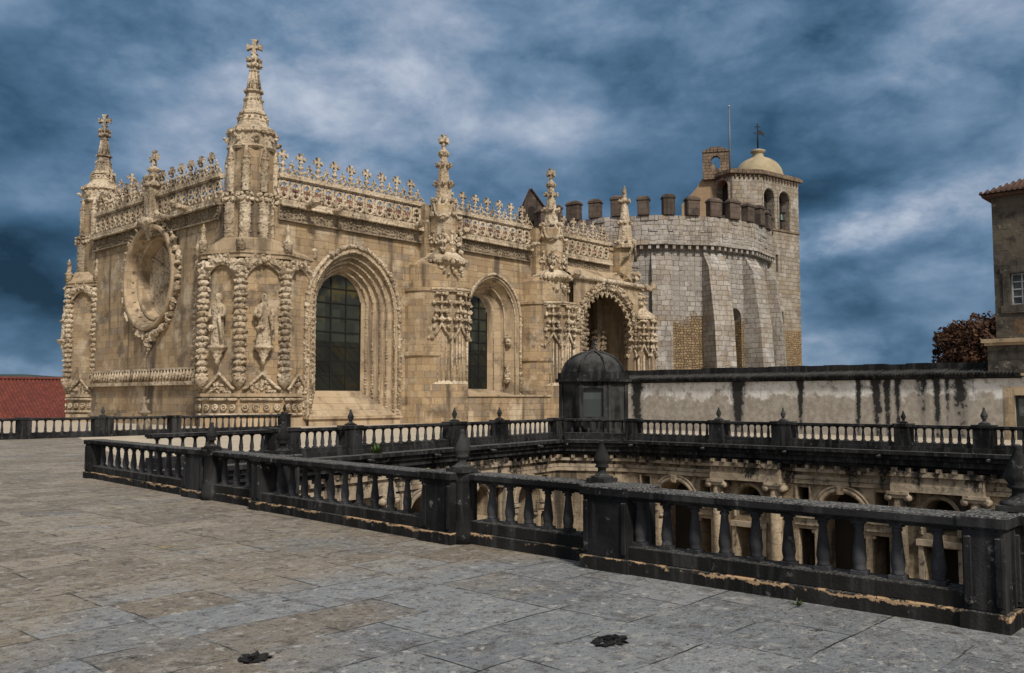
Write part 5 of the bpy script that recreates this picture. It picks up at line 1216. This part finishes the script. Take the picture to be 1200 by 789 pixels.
# ================================================================ CLOISTER
cl = thing('cloister', 'two storey limestone cloister with arches and ionic columns around the courtyard below the terrace', 'cloister', (31.6, 13, -9.8))
wallm, trim, darkm = MB(), MB(), MB()
def storey(fr, a0, a1, wides, narrows, corn=True):
    """upper storey: wide bays with a serliana, narrow bays with niche between ionic columns"""
    ops = []
    for c in wides:
        ops.append(dict(c=c, w=.82, z0=-5.6, zs=-2.45, kind='round'))
        for s in (-1, 1):
            ops.append(dict(c=c + s * 1.42, w=.22, z0=-2.15, zs=-1.5, kind='rect')); ops.append(dict(c=c + s * 1.33, w=.30, z0=-5.6, zs=-3.0, kind='rect'))
    for c in narrows:
        ops.append(dict(c=c, w=.50, z0=-2.75, zs=-2.12, kind='round')); ops.append(dict(c=c, w=.52, z0=-5.6, zs=-3.2, kind='rect'))
    ops = [o for o in ops if o['c'] - o['w'] > a0 and o['c'] + o['w'] < a1]
    wall_open(wallm, fr, a0, a1, -5.9, -.3, ops, 1.3)
    wall_open(wallm, fr, a0, a1, -9.9, -5.9, [], 0)
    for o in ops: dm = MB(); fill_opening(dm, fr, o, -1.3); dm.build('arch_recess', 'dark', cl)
    cols = []
    trim.fbox(fr, a0, a1, -1.36, -1.22, -.05, .10); trim.fbox(fr, a0, a1, -1.20, -1.06, -.05, .06); trim.fbox(fr, a0, a1, -.92, -.80, -.05, .16)
    k = a0 + .2
    while k < a1 - .2: trim.fbox(fr, k - .07, k + .07, -.80, -.66, 0, .26); k += .56
    trim.fbox(fr, a0, a1, -6.05, -5.75, 0, .25)
    for c in narrows:
        if c < a0 - 1 or c > a1 + 1: continue
        lo, hi = max(a0, c - 1.45), min(a1, c + 1.45)
        trim.fbox(fr, lo, hi, -1.38, -1.14, .0, .42); trim.fbox(fr, lo, hi, -1.14, -.82, .0, .36); trim.fbox(fr, lo, hi, -.86, -.70, 0, .46)
        j = lo + .15
        while j < hi: trim.fbox(fr, j - .07, j + .07, -.70, -.58, .2, .52); j += .48
        for s in (-1, 1):
            a = c + s * 1.2
            if a0 < a < a1: cols.append(a)
        if c - .6 > a0 and c + .6 < a1:
            o = dict(c=c, w=.60, z0=-2.78, zs=-2.12, kind='round'); trim.tube(face_pts(fr, outline(o), .03), .07, 5, smooth=False)
            trim.fbox(fr, c - .75, c + .75, -3.15, -2.95, 0, .14); trim.fbox(fr, c - .70, c - .54, -5.7, -3.16, 0, .08); trim.fbox(fr, c + .54, c + .70, -5.7, -3.16, 0, .08)
    small = []
    for c in wides:
        if c - 1.7 < a0 or c + 1.7 > a1: continue
        for r_, t_ in ((.93, .09), (1.07, .055)):
            o = dict(c=c, w=r_, z0=-2.46, zs=-2.45, kind='round'); trim.tube(face_pts(fr, outline(o), .04), t_, 6)
        trim.fbox(fr, c - .11, c + .11, -1.66, -1.36, 0, .16)
        for s in (-1, 1):
            b0, b1 = sorted((c + s * .80, c + s * 1.75)); trim.fbox(fr, b0, b1, -2.60, -2.48, -.1, .16); trim.fbox(fr, b0, b1, -2.86, -2.62, -.1, .08)
            d0, d1 = sorted((c + s * 1.14, c + s * 1.70))
            for q in ((d0, d0 + .05), (d1 - .05, d1)): trim.fbox(fr, q[0], q[1], -2.2, -1.45, 0, .06)
            small.append(c + s * .93)
    return cols, small
def ionic(fr, a, d, z0, z1, r, scroll=True):
    p = fr.P(a, 0, d); mb = MB()
    mb.lathe((p.x, p.y, 0), [(r * 1.35, z0), (r * 1.35, z0 + .12), (r * 1.15, z0 + .2), (r, z0 + .25), (r * 1.0, z0 + (z1 - z0) * .4), (r * .86, z1 - .22)], 16)
    o = mb.build('column', 'court', cl); mb = MB()
    mb.fbox(fr, a - r * 1.5, a + r * 1.5, z1 - .10, z1, d - r * 1.2, d + r * 1.2); mb.fbox(fr, a - r * 1.35, a + r * 1.35, z1 - .22, z1 - .10, d - r, d + r)
    for s in (-1, 1): mb.tube([fr.P(a + s * r * 1.35, z1 - .2, d - r * .95), fr.P(a + s * r * 1.35, z1 - .2, d + r * 1.1)], r * .52, 10)
    mb.build('capital', 'courtcarved', o)
FBc = Fr((31.6, 22.3), (31.6, -2.0)); FBc_a = lambda y: 22.3 - y
c1, s1 = storey(FBc, 0, 24.3, [FBc_a(20.0), FBc_a(13.1), FBc_a(6.2)], [FBc_a(16.7), FBc_a(9.8), FBc_a(2.9)])
for a in c1: ionic(FBc, a, .22, -5.7, -1.38, .235)
for a in s1: ionic(FBc, a, -.15, -5.7, -2.88, .12)
a0, b0 = ALINE0.lerp(ALINE1, 0), ALINE1; FAc = Fr((10.3, 21.75), (30.2, 25.1)); LA = FAc.len
c2, s2 = storey(FAc, 0, LA, [LA - 2.4, LA - 9.3, LA - 16.2], [LA - 5.8, LA - 12.7])
for a in c2: ionic(FAc, a, .22, -5.7, -1.38, .235)
for a in s2: ionic(FAc, a, -.15, -5.7, -2.88, .12)
FCc = Fr((30.2, 25.1), (31.6, 22.3)); storey(FCc, 0, FCc.len, [], [])
wo = dict(c=FCc.len / 2, w=.55, z0=-5.6, zs=-2.0, kind='rect')
# plain walls of the two sides behind the viewer
for f in (Fr((8.05, -2), (8.45, 20.5)), Fr((8.45, 20.5), (10.3, 21.75)), Fr((31.7, -2), (8.0, -2))): wall_open(wallm, Fr((f.P(0, 0).x, f.P(0, 0).y), (f.P(f.len, 0).x, f.P(f.len, 0).y), True), 0, f.len, -9.9, -.02, [], 0)
wallm.build('wall', 'court', cl); trim.build('mouldings', 'courtcarved', cl)
mb = MB()
for f in (FBc, FAc, FCc):
    mb.fbox(f, -.1, f.len + .1, -.14, -.015, -.4, .62); mb.fbox(f, -.1, f.len + .1, -.30, -.14, -.1, .50); mb.fbox(f, 0, f.len, -.50, -.30, -.05, .40); mb.fbox(f, 0, f.len, -.66, -.50, -.05, .22)
    k = .6
    while k < f.len: mb.tube([f.P(k, -.2, .5), f.P(k, -.22, .85)], .06, 6); k += 3.4
mb.build('cornice', 'black', cl)

# ================================================================ WHITE WALL, CORNER HOUSE, TREE, FAR ROOF
ww = thing('plaster_wall_building', 'long low white plastered range with black streaks and black tiled coping', 'wall', (42, 18, 0))
fw_ = Fr((42.0, 31.0), (42.0, 2.0)); aw = lambda y: 31.0 - y; DO = dict(c=aw(9.3), w=.62, z0=-.05, zs=1.88, kind='rect')
mb = MB(); wall_open(mb, fw_, 0, 29, -.1, 2.66, [DO], .25); mb.quad(V(42, 31, -.1), V(42, 31, 2.66), V(46, 31, 2.66), V(46, 31, -.1)); mb.build('wall', 'plaster', ww)
mb = MB()
for a0, a1, z0, z1 in ((DO['c'] - 1.0, DO['c'] - .62, 0, 1.88), (DO['c'] + .62, DO['c'] + 1.0, 0, 1.88), (DO['c'] - 1.0, DO['c'] + 1.0, 1.88, 2.25)): mb.fbox(fw_, a0, a1, z0, z1, -.05, .03)
mb.build('door_surround', 'smooth', ww)
mb = MB(); mb.fbox(fw_, DO['c'] - .62, DO['c'] + .62, 0, 1.88, -.25, -.2); d_ = mb.build('door', 'blackwood', ww)
mb = MB()
for s in (-.3, .3): mb.fbox(fw_, DO['c'] + s - .2, DO['c'] + s + .2, 1.0, 1.75, -.2, -.19)
mb.build('door_pane', 'pane', d_)
mb = MB(); mb.fbox(fw_, -.3, 21.4, 2.66, 2.78, -.3, .22); mb.fbox(fw_, -.3, 21.4, 2.60, 2.66, -.3, .12); mb.build('eave', 'black', ww)
mb = MB(); n = 150
for i in range(n):
    a = -.2 + 21.5 * i / n; j = rnd.uniform(-.02, .02); mb.tube([fw_.P(a, 2.80 + j, .28 + j), fw_.P(a, 3.02 + j, -.75)], .075, 6)
mb.fbox(fw_, -.3, 21.4, 2.78, 2.82, -.8, .2); mb.build('tiles', 'blacktile', ww)
mb = MB()
for i in range(22): mb.fbox(fw_, -.2 + i * .98, -.2 + i * .98 + .97, 2.8, 3.36 + rnd.uniform(-.03, .03), -1.4, -.75)
mb.build('parapet', 'blacktile', ww)

hs = thing('corner_house', 'dark lichened stone house with tiled hip roof behind the white wall', 'house', (43, 6, 0))
fh = Fr((42.5, 10.62), (42.5, 2.0)); WH = dict(c=1.02, w=.42, z0=5.75, zs=7.1, kind='rect')
mb = MB(); wall_open(mb, fh, 0, 8.85, 2.9, 10.55, [WH], .22); mb.quad(V(42.5, 10.62, 2.9), V(50, 10.62, 2.9), V(50, 10.62, 10.55), V(42.5, 10.62, 10.55)); mb.build('wall', 'house', hs)
mb = MB()
for i in range(13): mb.fbox(fh, -.02, .40 if i % 2 else .60, 4.35 + i * .47, 4.81 + i * .47, 0, .012)
mb.build('quoins', 'house', hs)
mb = MB()
for o in (WH,):
    for a0, a1, z0, z1 in ((o['c'] - .7, o['c'] - .43, 5.74, 7.1), (o['c'] + .43, o['c'] + .7, 5.74, 7.1), (o['c'] - .8, o['c'] + .8, 7.1, 7.4), (o['c'] - .8, o['c'] + .8, 5.4, 5.74)): mb.fbox(fh, a0, a1, z0, z1, 0, .07)
mb.build('window_surround', 'house', hs)
mb = MB(); fill_opening(mb, fh, WH, -.2); wp_ = mb.build('window_pane', 'pane', hs)
mb = MB()
for o in (WH,):
    for k in range(3): a = o['c'] - .38 + k * .38; mb.fbox(fh, a - .03, a + .03, o['z0'], o['zs'], -.19, -.14)
    for k in range(5): z = o['z0'] + .03 + k * .32; mb.fbox(fh, o['c'] - .42, o['c'] + .42, z - .025, z + .025, -.19, -.145)
mb.build('window_frame', 'white', wp_)
mb = MB(); mb.prism([(42.2, 10.95), (42.2, 1), (52, 1), (52, 10.95)], 10.48, 10.6)
mb.add([V(42.1, 11.05, 10.62), V(42.1, 0, 10.62), V(52, 0, 10.62), V(52, 11.05, 10.62), V(46.9, 6.0, 13.0), V(46.9, 3.0, 13.0)], [(0, 1, 5, 4), (1, 2, 5), (2, 3, 4, 5), (3, 0, 4)])
for i in range(50):
    y = 10.95 - i * .21; t = max(0, min(1, (11.05 - y) / 5.05)); mb.tube([V(42.05, y, 10.64), V(42.1 + 4.8 * t, y, 10.66 + 2.38 * t)], .06, 5)
mb.build('roof', 'oldtile', hs)
mb = MB(); mb.fbox(fh, -.25, 9, 2.8, 4.12, -.5, .55); mb.build('lower_wall', 'house', hs)
mb = MB(); mb.fbox(fh, -.45, 9, 4.12, 4.28, -.5, .75); mb.fbox(fh, -.35, 9, 4.0, 4.12, -.5, .64); mb.fbox(fh, -.25, 9, 2.70, 2.80, -.5, .70); mb.build('ledge', 'smooth', hs)

tr = thing('russet_tree', 'russet leaved bushy tree showing above the black coping beside the corner house', 'tree', (60.2, 15.6, 0))
mb = MB(); mb.tube([V(60.2, 15.6, -.5), V(60.1, 15.5, 2), V(60.4, 15.3, 4)], .3, 8, rf=lambda i: (.34, .26, .16)[i])
for k in range(9): a = k * .7; mb.tube([V(60.2, 15.5, 1.6 + .2 * k), V(60.2 + 1.4 * math.cos(a), 15.5 + 1.4 * math.sin(a), 3.2 + .25 * k), V(60.2 + 2.6 * math.cos(a), 15.5 + 2.6 * math.sin(a), 4.0 + .2 * k)], .08, 5, rf=lambda i: (.12, .08, .03)[i])
mb.build('trunk', 'bark', tr)
mb = MB(); cl_ = []
for k in range(150):
    a = rnd.uniform(0, 6.28); e = rnd.uniform(-.5, 1.4); r = rnd.uniform(.55, 1.0)
    cl_.append((V(60.2 + 3.3 * r * math.cos(a) * math.cos(e), 15.4 + 3.3 * r * math.sin(a) * math.cos(e), 4.0 + 2.75 * r * math.sin(e)), rnd.uniform(.4, .85)))
for c, s in cl_:
    for k in range(150):
        d = V(rnd.gauss(0, 1), rnd.gauss(0, 1), rnd.gauss(0, .8)); d = d.normalized() * s * rnd.uniform(.5, 1.0); p = c + d; q = rnd.uniform(.09, .18)
        u = V(rnd.gauss(0, 1), rnd.gauss(0, 1), rnd.gauss(0, 1)).normalized(); v = u.cross(V(rnd.gauss(0, 1), rnd.gauss(0, 1), rnd.gauss(0, 1))).normalized()
        mb.add([p - u * q, p + v * q * .6, p + u * q, p - v * q * .6], [(0, 1, 2, 3)])
mb.build('crown', 'leaf', tr)

rh = thing('red_roof_house', 'low house with large red tiled roof at the far edge of the terrace', 'house', (32, 88, 0))
mb = MB(); vs = []; fs = []; nx = 105; x0, x1 = 12.0, 46.0
for j, (y, z) in enumerate(((90.5, 3.55), (84.0, -.55))):
    for i in range(nx * 4 + 1): x = x0 + (x1 - x0) * i / (nx * 4); vs.append(V(x, y, z + .10 * math.sin(i * PI / 2)))
m = nx * 4 + 1; fs = [(i, m + i, m + i + 1, i + 1) for i in range(m - 1)]
mb.add(vs, fs, False); mb.tube([V(x0, 90.5, 3.62), V(x1, 90.5, 3.62)], .16, 8)
mb.add([V(x0, 90.5, 3.5), V(x1, 90.5, 3.5), V(x1, 97, -.5), V(x0, 97, -.5)], [(0, 1, 2, 3)]); mb.build('roof', 'redtile', rh)
mb = MB(); mb.box((29, 90.5, -5.2), (33, 12, 9.2)); mb.build('wall', 'plaster', rh)

# ================================================================ SMALL THINGS
def debris(label, x, y, s, n):
    mb = MB()
    for k in range(n):
        a = rnd.uniform(0, 6.28); r = s * math.sqrt(rnd.random()); p = V(x + r * math.cos(a), y + r * math.sin(a) * .7, .012 + rnd.uniform(0, .03) * (1 - r / s))
        q = rnd.uniform(.02, .05); b = rnd.uniform(0, 6.28); u = V(math.cos(b), math.sin(b), rnd.uniform(-.3, .3)); v = V(-math.sin(b), math.cos(b), rnd.uniform(-.3, .3))
        mb.add([p - u * q, p + v * q * .5, p + u * q, p - v * q * .5], [(0, 1, 2, 3)])
        mb.add([p - u * q - ZU * .006, p + v * q * .5 - ZU * .006, p + u * q - ZU * .006, p - v * q * .5 - ZU * .006], [(3, 2, 1, 0)])
    o = mb.build('leaf_litter', 'debris'); tag(o, label, 'leaf litter', 'clumps of dead leaves on the slabs')
debris('dark clump of wet dead leaves on the blue grey slabs', 5.32, 3.93, .16, 60)
debris('thin flat patch of dead leaves on the brown slabs at the bottom edge', 3.35, 5.42, .11, 40)
def weed(label, x, y, z, s, n, out):
    mb = MB()
    for k in range(n):
        a = rnd.uniform(0, 6.28); h = s * rnd.uniform(.4, 1); p = V(x, y, z) + V(math.cos(a), math.sin(a), 0) * s * .35 * rnd.random(); q = p + V(math.cos(a) * s * .45, math.sin(a) * s * .45, h * rnd.uniform(-.2, 1)); wv_ = V(-math.sin(a), math.cos(a), 0) * s * .09; m_ = p.lerp(q, .55)
        mb.add([p, m_ + wv_, q, m_ - wv_], [(0, 1, 2, 3)])
    tag(mb.build('weed', 'weed'), label, 'weed', 'weeds growing from joints')
weed('green weed tuft growing on the courtyard cornice below the large arched window', 18.3, 22.75, -.02, .42, 60, 0)
weed('small green weed in the slab joint at the foot of the nearest run', 7.30, 3.42, 0, .09, 24, 0)
